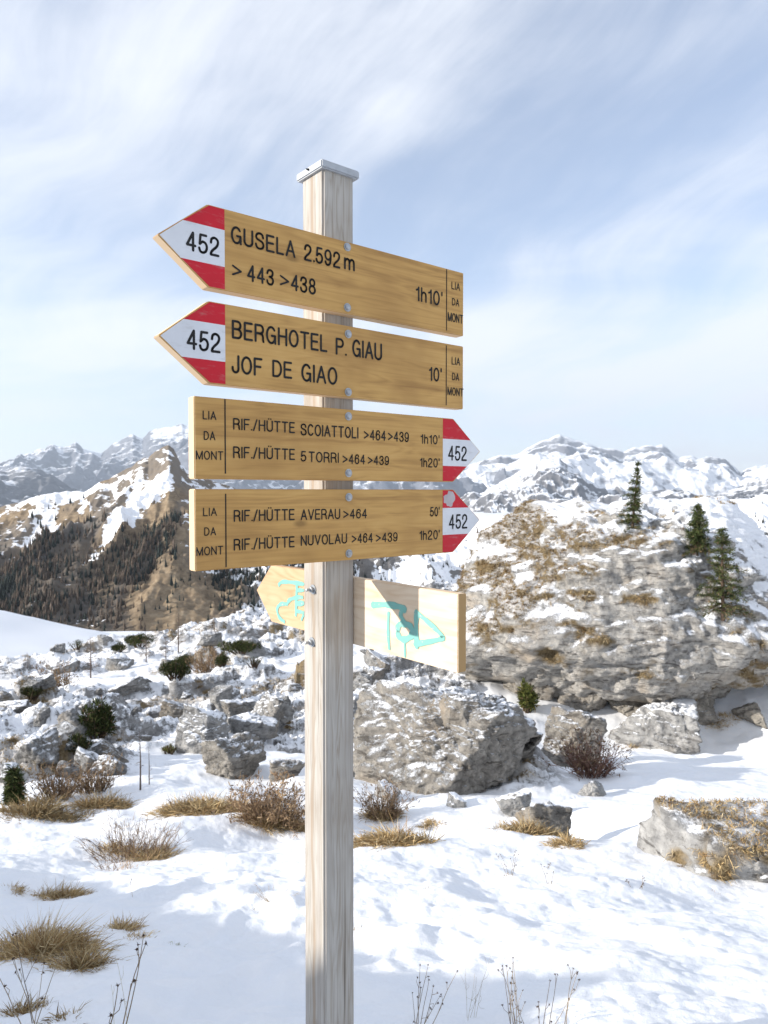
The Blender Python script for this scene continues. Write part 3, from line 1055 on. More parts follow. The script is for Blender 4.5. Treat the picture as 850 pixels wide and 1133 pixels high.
def wood_mat(name, tones, along, fine=1.0, rough=0.65, ring=0.5, gray=None, bump=0.2, knots=True, spec=0.3, shade_end=False, edge=None, slen=1.1, streak=False, end=None):
    """sawn softwood; along = axis of the grain (0 x, 1 y, 2 z)"""
    m, t = new_mat(name)
    ob = t.n('ShaderNodeTexCoord').outputs['Object']
    s1 = [30.0 * fine] * 3
    s1[along] = slen * fine
    s2 = [160.0 * fine] * 3
    s2[along] = 3.0
    s3 = [9.0 * fine] * 3
    s3[along] = 1.7
    wv = t.n('ShaderNodeTexNoise', {'Vector': t.map(ob, s3), 'Scale': 1.0, 'Detail': 3.0}).outputs['Fac']
    lobes = t.math('FRACT', t.math('MULTIPLY', wv, 15.0))                       # cathedral rings
    lobes = t.math('ABSOLUTE', t.math('SUBTRACT', lobes, 0.5))
    lines = t.noise(t.map(ob, s1), 1.0, 6, 0.6, 0.6)
    hair = t.noise(t.map(ob, s2), 1.0, 4, 0.6)
    v = t.math('ADD', t.math('MULTIPLY', lines, 1.0 - ring), t.math('MULTIPLY', t.math('SUBTRACT', 0.75, lobes), ring))
    v = t.math('ADD', v, t.math('MULTIPLY', t.math('SUBTRACT', hair, 0.5), 0.35))
    c = t.ramp(v, [(0.25, tones[0]), (0.5, tones[1]), (0.8, tones[2])])
    if shade_end:  # shade over the board's left end, put into the colour as orange wood
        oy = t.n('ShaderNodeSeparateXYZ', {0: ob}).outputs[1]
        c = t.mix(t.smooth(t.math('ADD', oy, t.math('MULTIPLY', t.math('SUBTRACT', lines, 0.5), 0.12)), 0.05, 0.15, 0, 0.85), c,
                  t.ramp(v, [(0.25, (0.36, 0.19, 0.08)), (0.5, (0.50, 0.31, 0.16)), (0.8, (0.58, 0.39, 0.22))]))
    blotch = t.noise(ob, 5.0, 3)
    c = t.mix(t.smooth(blotch, 0.4, 0.7, 0, 0.5), c, tones[0])
    if knots:
        sk = [16.0] * 3
        sk[along] = 7.0
        vo = t.n('ShaderNodeTexVoronoi', {'Vector': t.map(ob, sk), 'Scale': 0.55}).outputs['Distance']
        c = t.mix(t.smooth(vo, 0.085, 0.02, 0, 0.6), c, tuple(x * 0.45 for x in tones[0]))
    if gray:
        c = t.mix(t.smooth(hair, 0.53, 0.70, 0, 0.75), c, gray)
        wide = t.noise(t.map(ob, [s * 0.5 for s in s1]), 1.0, 3, 0.5)
        c = t.mix(t.smooth(wide, 0.55, 0.72, 0, 0.6), c, tuple(x * 1.5 for x in gray))
    if streak:                                      # heartwood showing down the middle of one face
        so = t.n('ShaderNodeSeparateXYZ', {0: ob})
        wob = t.math('MULTIPLY', t.math('SUBTRACT', t.noise(t.map(ob, (0, 0, 2.2)), 1.0, 2), 0.5), 0.05)
        dist = t.math('ABSOLUTE', t.math('SUBTRACT', t.math('ADD', so.outputs[1], wob), 0.067))
        heart = t.math('MULTIPLY', t.smooth(dist, 0.009, 0.001), t.smooth(so.outputs[0], D0 + 0.004, D0 + 0.001))
        c = t.mix(t.math('MULTIPLY', heart, t.smooth(lines, 0.30, 0.60, 0.25, 0.75)), c, (0.31, 0.225, 0.15))
        # drying checks along the grain
        chk = t.noise(t.map(ob, (95, 95, 1.3)), 1.0, 2, 0.4)
        c = t.mix(t.smooth(chk, 0.70, 0.745, 0, 0.8), c, (0.10, 0.075, 0.055))
    if end:
        ony = t.n('ShaderNodeSeparateXYZ', {0: t.n('ShaderNodeTexCoord').outputs['Normal']}).outputs[1]
        c = t.mix(t.smooth(ony, -0.35, -0.75), c, end)
    if edge:
        onrm = t.n('ShaderNodeSeparateXYZ', {0: t.n('ShaderNodeTexCoord').outputs['Normal']}).outputs[1]
        c = t.mix(t.smooth(t.math('ABSOLUTE', onrm), 0.75, 0.35), c, edge)
    finish(t, c, rough, v, bump, 0.002, spec)
    return m


M_SIGN = wood_mat('sign_wood', ((0.33, 0.175, 0.055), (0.54, 0.312, 0.098), (0.64, 0.395, 0.14)), 0, ring=0.25, edge=(0.66, 0.49, 0.31), fine=1.5, slen=0.8)
M_SIGN_BACK = wood_mat('sign_wood_pale', ((0.60, 0.43, 0.27), (0.74, 0.60, 0.44), (0.80, 0.69, 0.54)), 1, ring=0.4, shade_end=True, end=(0.40, 0.25, 0.105))
M_POST = wood_mat('post_wood', ((0.27, 0.22, 0.165), (0.435, 0.405, 0.36), (0.53, 0.505, 0.465)), 2, 2.4, 0.8, 0.34, (0.22, 0.195, 0.17), 0.8, False, slen=0.35, streak=True)
def paint_mat(name, c, under, worn=0.70, rough=0.5):
    """brushed paint on wood: uneven, a little dirty, chipped through in specks"""
    m, t = new_mat(name)
    ob = t.n('ShaderNodeTexCoord').outputs['Object']
    n1 = t.noise(ob, 9, 5, 0.6)
    n2 = t.noise(t.map(ob, (25, 60, 90)), 1.0, 5, 0.65)
    n3 = t.noise(t.map(ob, (120, 200, 200)), 1.0, 4, 0.7)
    col = t.mix(t.smooth(n1, 0.35, 0.7, 0, 0.45), c, tuple(x * 0.78 for x in c))
    col = t.mix(t.smooth(n2, 0.52, 0.72, 0, 0.25), col, (0.35, 0.33, 0.30))
    col = t.mix(t.smooth(t.math('ADD', t.math('MULTIPLY', n2, 0.5), t.math('MULTIPLY', n3, 0.5)), worn - 0.06, worn), col, under)
    finish(t, col, rough, n2, 0.2, 0.001, 0.35)
    return m


M_RED = paint_mat('sign_red', (0.56, 0.006, 0.020), (0.45, 0.28, 0.14), 0.70)
M_WHITE = paint_mat('sign_white', (0.69, 0.70, 0.72), (0.48, 0.34, 0.20), 0.69)
M_BLACK = flat_mat('routed_black', (0.012, 0.011, 0.010), 0.7)
M_STEEL = flat_mat('zinc_steel', (0.42, 0.44, 0.46), 0.42, 0.85)
M_CAP = flat_mat('painted_metal', (0.43, 0.45, 0.47), 0.5, 0.2)
M_TEAL = paint_mat('teal_spray', (0.20, 0.46, 0.40), (0.62, 0.55, 0.45), 0.65, 0.7)
M_SCRATCH = flat_mat('worn_patch', (0.50, 0.45, 0.45), 0.8)


def prism(poly, axis, a, b, bevel=0.0):
    """polygon in the plane across `axis` ('y': x,z  'x': y,z) swept from a to b"""
    bm = bmesh.new()
    f3 = (lambda p, h: (p[0], h, p[1])) if axis == 'y' else (lambda p, h: (h, p[0], p[1]))
    lo = [bm.verts.new(f3(p, a)) for p in poly]
    hi = [bm.verts.new(f3(p, b)) for p in poly]
    bm.faces.new(lo)
    bm.faces.new(list(reversed(hi)))
    n = len(poly)
    for i in range(n):
        bm.faces.new((lo[i], hi[i], hi[(i + 1) % n], lo[(i + 1) % n]))
    bmesh.ops.recalc_face_normals(bm, faces=bm.faces[:])
    if bevel:
        bmesh.ops.bevel(bm, geom=bm.edges[:], offset=bevel, segments=2, affect='EDGES', clamp_overlap=True)
    return bm


def bolt_bm(x, y, z, axis, r=0.0076, stud=False):
    """axis 'y': head looks towards -y; axis 'x': towards -x"""
    bm = bmesh.new()
    prof = [(r * 1.15, 0.0), (r * 1.15, 0.0016), (r * 0.86, 0.0018), (r * 0.82, 0.004), (r * 0.55, 0.0058), (0.0005, 0.0066)]
    if stud:
        prof = [(r * 1.25, 0), (r * 1.25, 0.002), (r * 0.72, 0.0022), (r * 0.72, 0.0085), (r * 0.36, 0.009), (r * 0.36, 0.019), (0.0005, 0.020)]
    rings = []
    seg = 18
    for rr, h in prof:
        ring = []
        for k in range(seg):
            an = 2 * math.pi * k / seg
            p = (x + rr * math.cos(an), y - h, z + rr * math.sin(an)) if axis == 'y' else (x - h, y + rr * math.cos(an), z + rr * math.sin(an))
            ring.append(bm.verts.new(p))
        rings.append(ring)
    for a, b in zip(rings, rings[1:]):
        for k in range(seg):
            bm.faces.new((a[k], a[(k + 1) % seg], b[(k + 1) % seg], b[k]))
    bm.faces.new(rings[-1])
    bmesh.ops.recalc_face_normals(bm, faces=bm.faces[:])
    return bm


# post and cap
bm = bmesh.new()
NZ = 40
sq = [(D0, T0), (D0 + W0, T0), (D0 + W0, T0 + W0), (D0, T0 + W0)]
bm.free()
bm = prism(sq, 'y', 0, 1) if False else bmesh.new()
zs = [ZB - 0.45, 0.673]
lo = [bm.verts.new((x, y, zs[0] - ZB)) for x, y in sq]
hi = [bm.verts.new((x, y, zs[1] - ZB)) for x, y in sq]
bm.faces.new(lo[::-1])
bm.faces.new(hi)
for i in range(4):
    bm.faces.new((lo[i], lo[(i + 1) % 4], hi[(i + 1) % 4], hi[i]))
vert_edges = [e for e in bm.edges if abs(e.verts[0].co.z - e.verts[1].co.z) > 0.5]
bmesh.ops.bevel(bm, geom=vert_edges, offset=0.0045, segments=3, affect='EDGES')
bmesh.ops.recalc_face_normals(bm, faces=bm.faces[:])
post = bm_obj('post', bm, M_POST, post_root)
cap = prism([(D0 - 0.009, 0.669 - ZB), (D0 + W0 + 0.009, 0.669 - ZB), (D0 + W0 + 0.009, 0.686 - ZB), (D0 - 0.009, 0.686 - ZB)], 'y',
            T0 - 0.009, T0 + W0 + 0.009, 0.0025)
bm_obj('cap', cap, M_CAP, post)
bm_obj('screw', bolt_bm(D0 - 0.009, 0.066, 0.679 - ZB, 'x', 0.0022), M_BLACK, post)

# routed lettering: each word given by its extent along the board and its base and cap height
TEXTS = [
    (1, '452', -0.3758, -0.3106, 0.4302, 0.4661),
    (1, 'GUSELA', -0.2873, -0.1467, 0.4618, 0.4950),
    (1, '2.592', -0.1267, -0.0375, 0.4620, 0.4959),
    (1, 'm', -0.0282, -0.0000, 0.4634, 0.4887),
    (1, '>', -0.2856, -0.2650, 0.3999, 0.4276),
    (1, '443', -0.2542, -0.1956, 0.3979, 0.4297),
    (1, '>', -0.1827, -0.1611, 0.3999, 0.4281),
    (1, '438', -0.1575, -0.0985, 0.3972, 0.4298),
    (1, "1h10'", 0.1715, 0.2551, 0.4309, 0.4647),
    (1, 'LIA', 0.2841, 0.3125, 0.4772, 0.4952),
    (1, 'DA', 0.2861, 0.3098, 0.4398, 0.4570),
    (1, 'MONT', 0.2721, 0.3228, 0.4005, 0.4217),
    (2, '452', -0.3759, -0.3095, 0.2545, 0.2914),
    (2, 'BERGHOTEL', -0.2865, -0.0706, 0.2854, 0.3206),
    (2, 'P.', -0.0497, -0.0212, 0.2834, 0.3190),
    (2, 'GIAU', -0.0071, 0.0738, 0.2845, 0.3221),
    (2, 'JOF', -0.2875, -0.2219, 0.2209, 0.2559),
    (2, 'DE', -0.2004, -0.1553, 0.2226, 0.2562),
    (2, 'GIAO', -0.1340, -0.0456, 0.2203, 0.2570),
    (2, "10'", 0.2125, 0.2532, 0.2549, 0.2876),
    (2, 'LIA', 0.2854, 0.3137, 0.3002, 0.3188),
    (2, 'DA', 0.2871, 0.3103, 0.2632, 0.2814),
    (2, 'MONT', 0.2719, 0.3252, 0.2270, 0.2467),
    (3, 'LIA', -0.3459, -0.3190, 0.1311, 0.1473),
    (3, 'DA', -0.3442, -0.3212, 0.0938, 0.1102),
    (3, 'MONT', -0.3597, -0.3052, 0.0577, 0.0743),
    (3, 'RIF./HÜTTE', -0.2851, -0.1493, 0.1156, 0.1377),
    (3, 'SCOIATTOLI', -0.1361, 0.0090, 0.1121, 0.1364),
    (3, '>464', 0.0233, 0.0844, 0.1105, 0.1332),
    (3, '>439', 0.0903, 0.1517, 0.1105, 0.1330),
    (3, "1h10'", 0.1868, 0.2464, 0.1091, 0.1310),
    (3, 'RIF./HÜTTE', -0.2854, -0.1494, 0.0622, 0.0846),
    (3, '5', -0.1362, -0.1227, 0.0598, 0.0812),
    (3, 'TORRI', -0.1173, -0.0422, 0.0589, 0.0808),
    (3, '>464', -0.0329, 0.0268, 0.0577, 0.0788),
    (3, '>439', 0.0342, 0.0937, 0.0574, 0.0777),
    (3, "1h20'", 0.1851, 0.2467, 0.0552, 0.0771),
    (3, '452', 0.2742, 0.3370, 0.0729, 0.1085),
    (4, 'LIA', -0.3465, -0.3191, -0.0456, -0.0300),
    (4, 'DA', -0.3446, -0.3211, -0.0816, -0.0661),
    (4, 'MONT', -0.3604, -0.3067, -0.1178, -0.1014),
    (4, 'RIF./HÜTTE', -0.2850, -0.1507, -0.0577, -0.0351),
    (4, 'AVERAU', -0.1365, -0.0390, -0.0582, -0.0362),
    (4, '>464', -0.0313, 0.0319, -0.0583, -0.0375),
    (4, "50'", 0.2168, 0.2473, -0.0587, -0.0365),
    (4, 'RIF./HÜTTE', -0.2853, -0.1509, -0.1120, -0.0897),
    (4, 'NUVOLAU', -0.1366, -0.0212, -0.1103, -0.0886),
    (4, '>464', -0.0093, 0.0478, -0.1112, -0.0902),
    (4, '>439', 0.0563, 0.1185, -0.1122, -0.0912),
    (4, "1h20'", 0.1838, 0.2476, -0.1127, -0.0904),
    (4, '452', 0.2772, 0.3397, -0.0904, -0.0549),
]



def arc(cx, cy, rx, ry, a0, a1, n=14):
    return [(cx + rx * math.cos(math.radians(a0 + (a1 - a0) * k / n)), cy + ry * math.sin(math.radians(a0 + (a1 - a0) * k / n))) for k in range(n + 1)]


def spl(*P):
    """smooth curve through points"""
    Q = []
    for i in range(len(P) - 1):
        p0, p1, p2, p3 = P[max(i - 1, 0)], P[i], P[i + 1], P[min(i + 2, len(P) - 1)]
        for s in range(5):
            u = s / 5
            Q.append(tuple(0.5 * (2 * p1[a] + (p2[a] - p0[a]) * u + (2 * p0[a] - 5 * p1[a] + 4 * p2[a] - p3[a]) * u * u
                                  + (3 * p1[a] - p0[a] - 3 * p2[a] + p3[a]) * u ** 3) for a in (0, 1)))
    return Q + [P[-1]]


UU = [[(0, 1)] + arc(0.26, 0.27, 0.26, 0.27, 180, 360) + [(0.52, 1)]]
PP = [[(0, 0), (0, 1), (0.29, 1)] + arc(0.29, 0.745, 0.22, 0.255, 90, -90) + [(0, 0.49)]]
# routed capitals: centre lines of the cutter, cap height 1, and the width of each
GLYPHS = {
    'A': ([[(0, 0), (0.29, 1), (0.58, 0)], [(0.11, 0.33), (0.47, 0.33)]], 0.58),
    'B': ([[(0, 0.53), (0.30, 0.53)] + arc(0.30, 0.265, 0.23, 0.265, 90, -90) + [(0, 0), (0, 1), (0.28, 1)] + arc(0.28, 0.765, 0.21, 0.235, 90, -90)], 0.53),
    'C': ([arc(0.28, 0.5, 0.28, 0.5, 42, 318, 22)], 0.54),
    'D': ([[(0, 0), (0, 1), (0.22, 1)] + arc(0.22, 0.5, 0.32, 0.5, 90, -90, 18) + [(0, 0)]], 0.54),
    'E': ([[(0.46, 1), (0, 1), (0, 0), (0.47, 0)], [(0, 0.53), (0.42, 0.53)]], 0.47),
    'F': ([[(0.45, 1), (0, 1), (0, 0)], [(0, 0.51), (0.38, 0.51)]], 0.45),
    'G': ([arc(0.29, 0.5, 0.29, 0.5, 40, 325, 22) + [(0.56, 0.46), (0.33, 0.46)], [(0.56, 0.46), (0.57, 0.0)]], 0.58),
    'H': ([[(0, 0), (0, 1)], [(0.53, 0), (0.53, 1)], [(0, 0.53), (0.53, 0.53)]], 0.53),
    'I': ([[(0, 0), (0, 1)]], 0.0),
    'J': ([[(0.37, 1)] + arc(0.185, 0.24, 0.185, 0.24, 0, -180) + [(0, 0.31)]], 0.37),
    'L': ([[(0, 1), (0, 0), (0.42, 0)]], 0.42),
    'M': ([[(0, 0), (0, 1), (0.33, 0), (0.66, 1), (0.66, 0)]], 0.66),
    'N': ([[(0, 0), (0, 1), (0.53, 0), (0.53, 1)]], 0.53),
    'O': ([arc(0.29, 0.5, 0.29, 0.5, 0, 360, 26)], 0.58),
    'P': (PP, 0.51),
    'R': (PP + [spl((0.27, 0.49), (0.42, 0.45), (0.49, 0.32), (0.50, 0.12), (0.53, 0.0))], 0.53),
    'S': ([spl((0.49, 0.74), (0.43, 0.93), (0.26, 1), (0.08, 0.93), (0.02, 0.76), (0.09, 0.61), (0.27, 0.53), (0.44, 0.44), (0.51, 0.26), (0.44, 0.07), (0.26, 0), (0.07, 0.07), (0, 0.27))], 0.51),
    'T': ([[(0, 1), (0.54, 1)], [(0.27, 1), (0.27, 0)]], 0.54),
    'U': (UU, 0.52),
    'Ü': (UU + [[(0.15, 1.21), (0.15, 1.215)], [(0.37, 1.21), (0.37, 1.215)]], 0.52),
    'V': ([[(0, 1), (0.28, 0), (0.56, 1)]], 0.56),
    '0': ([arc(0.225, 0.5, 0.225, 0.5, 0, 360, 24)], 0.45),
    '1': ([[(0.0, 0.78), (0.12, 0.83), (0.19, 1), (0.19, 0)]], 0.19),
    '2': ([spl((0.01, 0.69), (0.05, 0.90), (0.22, 1), (0.40, 0.90), (0.43, 0.70), (0.33, 0.49), (0.13, 0.28), (0.02, 0.12), (0, 0)) + [(0.45, 0)]], 0.45),
    '3': ([spl((0.01, 0.75), (0.07, 0.93), (0.22, 1), (0.38, 0.93), (0.42, 0.76), (0.34, 0.59), (0.17, 0.53)), spl((0.17, 0.53), (0.36, 0.47), (0.45, 0.28), (0.38, 0.07), (0.22, 0), (0.06, 0.07), (0, 0.26))], 0.45),
    '4': ([[(0.35, 0), (0.35, 1), (0, 0.28), (0.47, 0.28)]], 0.47),
    '5': ([[(0.41, 1), (0.08, 1)] + spl((0.03, 0.47), (0.20, 0.62), (0.38, 0.55), (0.45, 0.33), (0.38, 0.09), (0.20, 0), (0.06, 0.06), (0, 0.23))], 0.45),
    '6': ([arc(0.23, 0.32, 0.22, 0.32, 0, 360, 20), spl((0.01, 0.34), (0.03, 0.66), (0.10, 0.91), (0.25, 1), (0.38, 0.94), (0.43, 0.79))], 0.45),
    '8': ([arc(0.225, 0.765, 0.185, 0.235, 0, 360, 18), arc(0.225, 0.265, 0.225, 0.265, 0, 360, 20)], 0.45),
    '9': ([arc(0.22, 0.68, 0.22, 0.32, 0, 360, 20), spl((0.44, 0.66), (0.42, 0.34), (0.35, 0.09), (0.20, 0), (0.07, 0.06), (0.02, 0.21))], 0.45),
    '.': ([[(0, 0.02), (0, 0.025)]], 0.0), '/': ([[(0, -0.03), (0.32, 1.03)]], 0.32), '>': ([[(0, 0.80), (0.50, 0.46), (0, 0.12)]], 0.50),
    "'": ([[(0, 1.02), (0, 0.80)]], 0.0),
    'h': ([[(0, 0), (0, 1)], spl((0, 0.42), (0.05, 0.60), (0.19, 0.70), (0.33, 0.61), (0.36, 0.44)) + [(0.36, 0)]], 0.36),
    'm': ([[(0, 0), (0, 0.7)], spl((0, 0.45), (0.06, 0.62), (0.17, 0.70), (0.27, 0.62), (0.30, 0.45)) + [(0.30, 0)], spl((0.30, 0.45), (0.36, 0.62), (0.47, 0.70), (0.57, 0.62), (0.60, 0.45)) + [(0.60, 0)]], 0.60),
}


def word_lines(s):
    x, out = 0.0, []
    for ch in s:
        lines, wd = GLYPHS[ch]
        out += [[(x + a, b) for a, b in ln] for ln in lines]
        x += wd + (0.24 if ch not in ".'" else 0.19)
    return out, x - (0.24 if s[-1] not in ".'" else 0.19)


def ribbon(bm, pts, hw, y):
    """one cut of the router: a stroke of constant width with round ends and joints"""
    def disc(p, yy):
        c = [bm.verts.new((p[0] + hw * math.cos(k * math.pi / 5), yy, p[1] + hw * math.sin(k * math.pi / 5))) for k in range(10)]
        bm.faces.new(c)
    for i in range(len(pts) - 1):
        a, b = Vector(pts[i]), Vector(pts[i + 1])
        d = b - a
        if d.length < 1e-9:
            continue
        d.normalize()
        n = Vector((-d.y, d.x)) * hw
        yy = y - 0.00001 * (i % 3)
        q = [bm.verts.new((p.x, yy, p.y)) for p in (a + n, a - n, b - n, b + n)]
        bm.faces.new(q)
        disc(pts[i], y - 0.00004)
    disc(pts[-1], y - 0.00004)


def lettering(board, bars, parent):
    words = [t for t in TEXTS if t[0] == board]
    for b, s, xl, xr, zb, zt in words:
        bm = bmesh.new()
        lines, total = word_lines(s)
        cap_h = (zt - zb) / (0.7 if s == 'm' else 1.0)
        hw = cap_h * (0.062 if s == '452' and board > 2 else 0.065)
        sx = (xr - xl - 2 * hw) / max(total, 0.05)
        sz = (zt - zb - 2 * hw) / (0.7 if s == 'm' else 1.0)
        for ln in lines:
            ribbon(bm, [(xl + hw + px_ * sx, zb + hw + pz_ * sz - ZB) for px_, pz_ in ln], hw, -0.0008)
        for f in bm.faces:
            f.normal_update()
            if f.normal.y > 0:
                f.normal_flip()
        bm_obj('lettering', bm, M_BLACK, parent)
    for xa, za, zb in bars:
        bm_obj('divider_line', prism([(xa - 0.0012, zb - ZB), (xa + 0.0012, zb - ZB), (xa + 0.0012, za - ZB), (xa - 0.0012, za - ZB)], 'y', -0.0006, 0.001), M_BLACK, parent)


HB = 0.15
TA, CA, BA, RA = -0.4277, -0.333, -0.2999, 0.3251
LB, BB, CB, TB = -0.3623, 0.2576, 0.2931, 0.3853


def signboard(k, zb, outline, bands, bars, label, bolts):
    """bands: (name, material, polygon) painted on the front"""
    z0 = zb - ZB
    o = bm_obj('signboard', prism([(x, z0 + f * HB) for x, f in outline], 'y', 0.0, T0, 0.0016), M_SIGN, post_root)
    o['label'] = label
    for nm, mt, poly in bands:
        bm_obj(nm, prism([(x, z0 + f * HB) for x, f in poly], 'y', -0.0004, 0.0018), mt, o)
    lettering(k, bars, o)
    for bx, bz in bolts:
        bm_obj('bolt', bolt_bm(bx, 0.0, bz - ZB, 'y'), M_STEEL, o)
    return o


def cut(fr, left=True):
    """x on the slanted edge of the arrow at height fraction fr"""
    tip, cor = (TA, CA) if left else (TB, CB)
    g = abs(fr - 0.5) / 0.5
    return tip + (cor - tip) * g


e = 0.012
arrow_left = [(TA, 0.5), (CA, 0.0), (RA, 0.0), (RA, 1.0), (CA, 1.0)]
arrow_right = [(LB, 0.0), (CB, 0.0), (TB, 0.5), (CB, 1.0), (LB, 1.0)]


def bands_left(f1, f2):
    i = 0.0025
    return [('red_band', M_RED, [(cut(f2) + i, f2), (BA, f2), (BA, 1 - e), (CA + i, 1 - e)]),
            ('white_band', M_WHITE, [(TA + 0.004, 0.5), (cut(f1) + i, f1), (BA, f1), (BA, f2), (cut(f2) + i, f2)]),
            ('red_band', M_RED, [(CA + i, e), (BA, e), (BA, f1), (cut(f1) + i, f1)])]


def bands_right(f1, f2):
    i = 0.0025
    return [('red_band', M_RED, [(BB, f2), (cut(f2, False) - i, f2), (CB - i, 1 - e), (BB, 1 - e)]),
            ('white_band', M_WHITE, [(BB, f1), (cut(f1, False) - i, f1), (TB - 0.004, 0.5), (cut(f2, False) - i, f2), (BB, f2)]),
            ('red_band', M_RED, [(BB, e), (CB - i, e), (cut(f1, False) - i, f1), (BB, f1)])]


signboard(1, 0.3721, arrow_left, bands_left(0.285, 0.735), [(0.2685, 0.5204, 0.3778)],
          'top board pointing left, reading GUSELA 2.592 m', [(-0.0196, 0.511), (-0.0196, 0.3855)])
signboard(2, 0.1975, arrow_left, bands_left(0.285, 0.735), [(0.2681, 0.343, 0.2029)],
          'second board pointing left, reading BERGHOTEL P. GIAU', [(-0.0176, 0.3304), (-0.0176, 0.209)])
signboard(3, 0.0225, arrow_right, bands_right(0.25, 0.675), [(-0.3012, 0.1713, 0.0329)],
          'third board pointing right, reading RIF./HÜTTE SCOIATTOLI', [(-0.0172, 0.1581), (-0.0172, 0.0386)])
b4 = signboard(4, -0.1459, arrow_right, bands_right(0.285, 0.71), [(-0.301, -0.0046, -0.142)],
               'fourth board pointing right, reading RIF./HÜTTE AVERAU, its red tip scraped', [(-0.0166, -0.0124), (-0.0166, -0.1318)])
rng_s = random.Random(5)
sc_poly = []
for k in range(18):
    an = 2 * math.pi * k / 18
    rr = 1 + rng_s.uniform(-0.28, 0.16)
    sc_poly.append((0.2795 + 0.0185 * rr * math.cos(an), min(-0.0195 - ZB + 0.019 * rr * math.sin(an), 0.0022 - ZB)))
bm_obj('worn_patch', prism(sc_poly, 'y', -0.0007, 0.001), M_SCRATCH, b4)

# the lowest board crosses the others: we see its unpainted back, sprayed over
Z5, H5, XF = -0.3352, 0.146, D0 + W0
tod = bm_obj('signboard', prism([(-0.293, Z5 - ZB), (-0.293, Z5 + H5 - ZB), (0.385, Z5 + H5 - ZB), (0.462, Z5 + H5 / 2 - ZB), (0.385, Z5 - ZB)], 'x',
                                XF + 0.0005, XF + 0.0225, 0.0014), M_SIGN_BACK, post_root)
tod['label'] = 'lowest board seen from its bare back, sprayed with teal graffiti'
# strip cut to the post's cast shadow; freed below, never drawn
shadow_strip = prism([(0.030, Z5 + 0.002 - ZB), (0.030, Z5 + H5 - 0.002 - ZB), (-0.004, Z5 + H5 - 0.002 - ZB), (-0.004, Z5 + 0.002 - ZB)], 'x', XF, XF + 0.0015)


def strokes(lines, width):
    """flat ribbons of paint on the back of the lowest board, ends rounded"""
    bm = bmesh.new()
    lev = 0
    for pts, wd in lines:
        x = XF - 0.0004 - 0.00006 * lev
        lev += 1
        P = [Vector((y, z)) for y, z in pts]
        # resample smoothly
        Q = []
        for i in range(len(P) - 1):
            p0, p1, p2, p3 = P[max(i - 1, 0)], P[i], P[i + 1], P[min(i + 2, len(P) - 1)]
            for s in range(6):
                u = s / 6
                Q.append(0.5 * ((2 * p1) + (p2 - p0) * u + (2 * p0 - 5 * p1 + 4 * p2 - p3) * u * u + (3 * p1 - p0 - 3 * p2 + p3) * u ** 3))
        Q.append(P[-1])
        L, R = [], []
        n = len(Q)
        for i, q in enumerate(Q):
            d = Q[min(i + 1, n - 1)] - Q[max(i - 1, 0)]
            d.normalize()
            nn = Vector((-d.y, d.x))
            ww = width * wd * (0.55 if i in (0, n - 1) else 1.0) * (1 + 0.16 * math.sin(i * 0.9 + lev) + 0.07 * math.sin(i * 2.3))
            L.append(bm.verts.new((x, q.x + nn.x * ww / 2, q.y + nn.y * ww / 2 - ZB)))
            R.append(bm.verts.new((x, q.x - nn.x * ww / 2, q.y - nn.y * ww / 2 - ZB)))
        for i in range(n - 1):
            bm.faces.new((L[i], L[i + 1], R[i + 1], R[i]))
    return bm


g1 = [([(-0.0335, -0.2408), (-0.0904, -0.2335), (-0.131, -0.2335), (-0.148, -0.2393)], 1.25), ([(-0.0925, -0.2466), (-0.0906, -0.29), (-0.0948, -0.3267)], 0.85),
      ([(-0.1408, -0.2351), (-0.131, -0.2493), (-0.1507, -0.2679)], 1.0),
      ([(-0.1178, -0.2836), (-0.1279, -0.295), (-0.1443, -0.2967), (-0.1637, -0.2851), (-0.1636, -0.2703), (-0.1475, -0.265), (-0.1278, -0.2691), (-0.1178, -0.2836)], 1.3),
      ([(-0.1424, -0.297), (-0.1445, -0.3335)], 0.55), ([(-0.1793, -0.2344), (-0.1776, -0.2682), (-0.1796, -0.3098)], 1.2),
      ([(-0.173, -0.236), (-0.2072, -0.2493), (-0.2501, -0.2715), (-0.2432, -0.2806), (-0.1701, -0.3022)], 1.0)]
bm_obj('graffiti', strokes(g1, 0.0108), M_TEAL, tod)
g2 = [([(0.3484, -0.2385), (0.3289, -0.2276), (0.2835, -0.2239), (0.2271, -0.2229)], 1), ([(0.26, -0.2274), (0.2631, -0.2687), (0.2654, -0.3062)], 1.1),
      ([(0.2315, -0.2553), (0.2616, -0.2588), (0.2949, -0.2694), (0.3078, -0.2841)], 1), ([(0.3077, -0.2801), (0.3385, -0.2851), (0.3542, -0.3001), (0.3433, -0.3189), (0.3156, -0.3271)], 1),
      ([(0.2653, -0.2749), (0.2273, -0.2683)], 1.2), ([(0.2615, -0.2412), (0.2272, -0.2375)], 0.9), ([(0.2617, -0.292), (0.2273, -0.2914)], 0.9), ([(0.2295, -0.2955), (0.2402, -0.3124)], 0.8)]
bm_obj('graffiti', strokes(g2, 0.0105), M_TEAL, tod)
shadow_strip.free()
for ny, nz_ in ((0.0655, -0.2113), (0.0700, -0.3260)):
    bm_obj('bolt', bolt_bm(D0, ny, nz_ - ZB, 'x', 0.0085, True), M_STEEL, post)

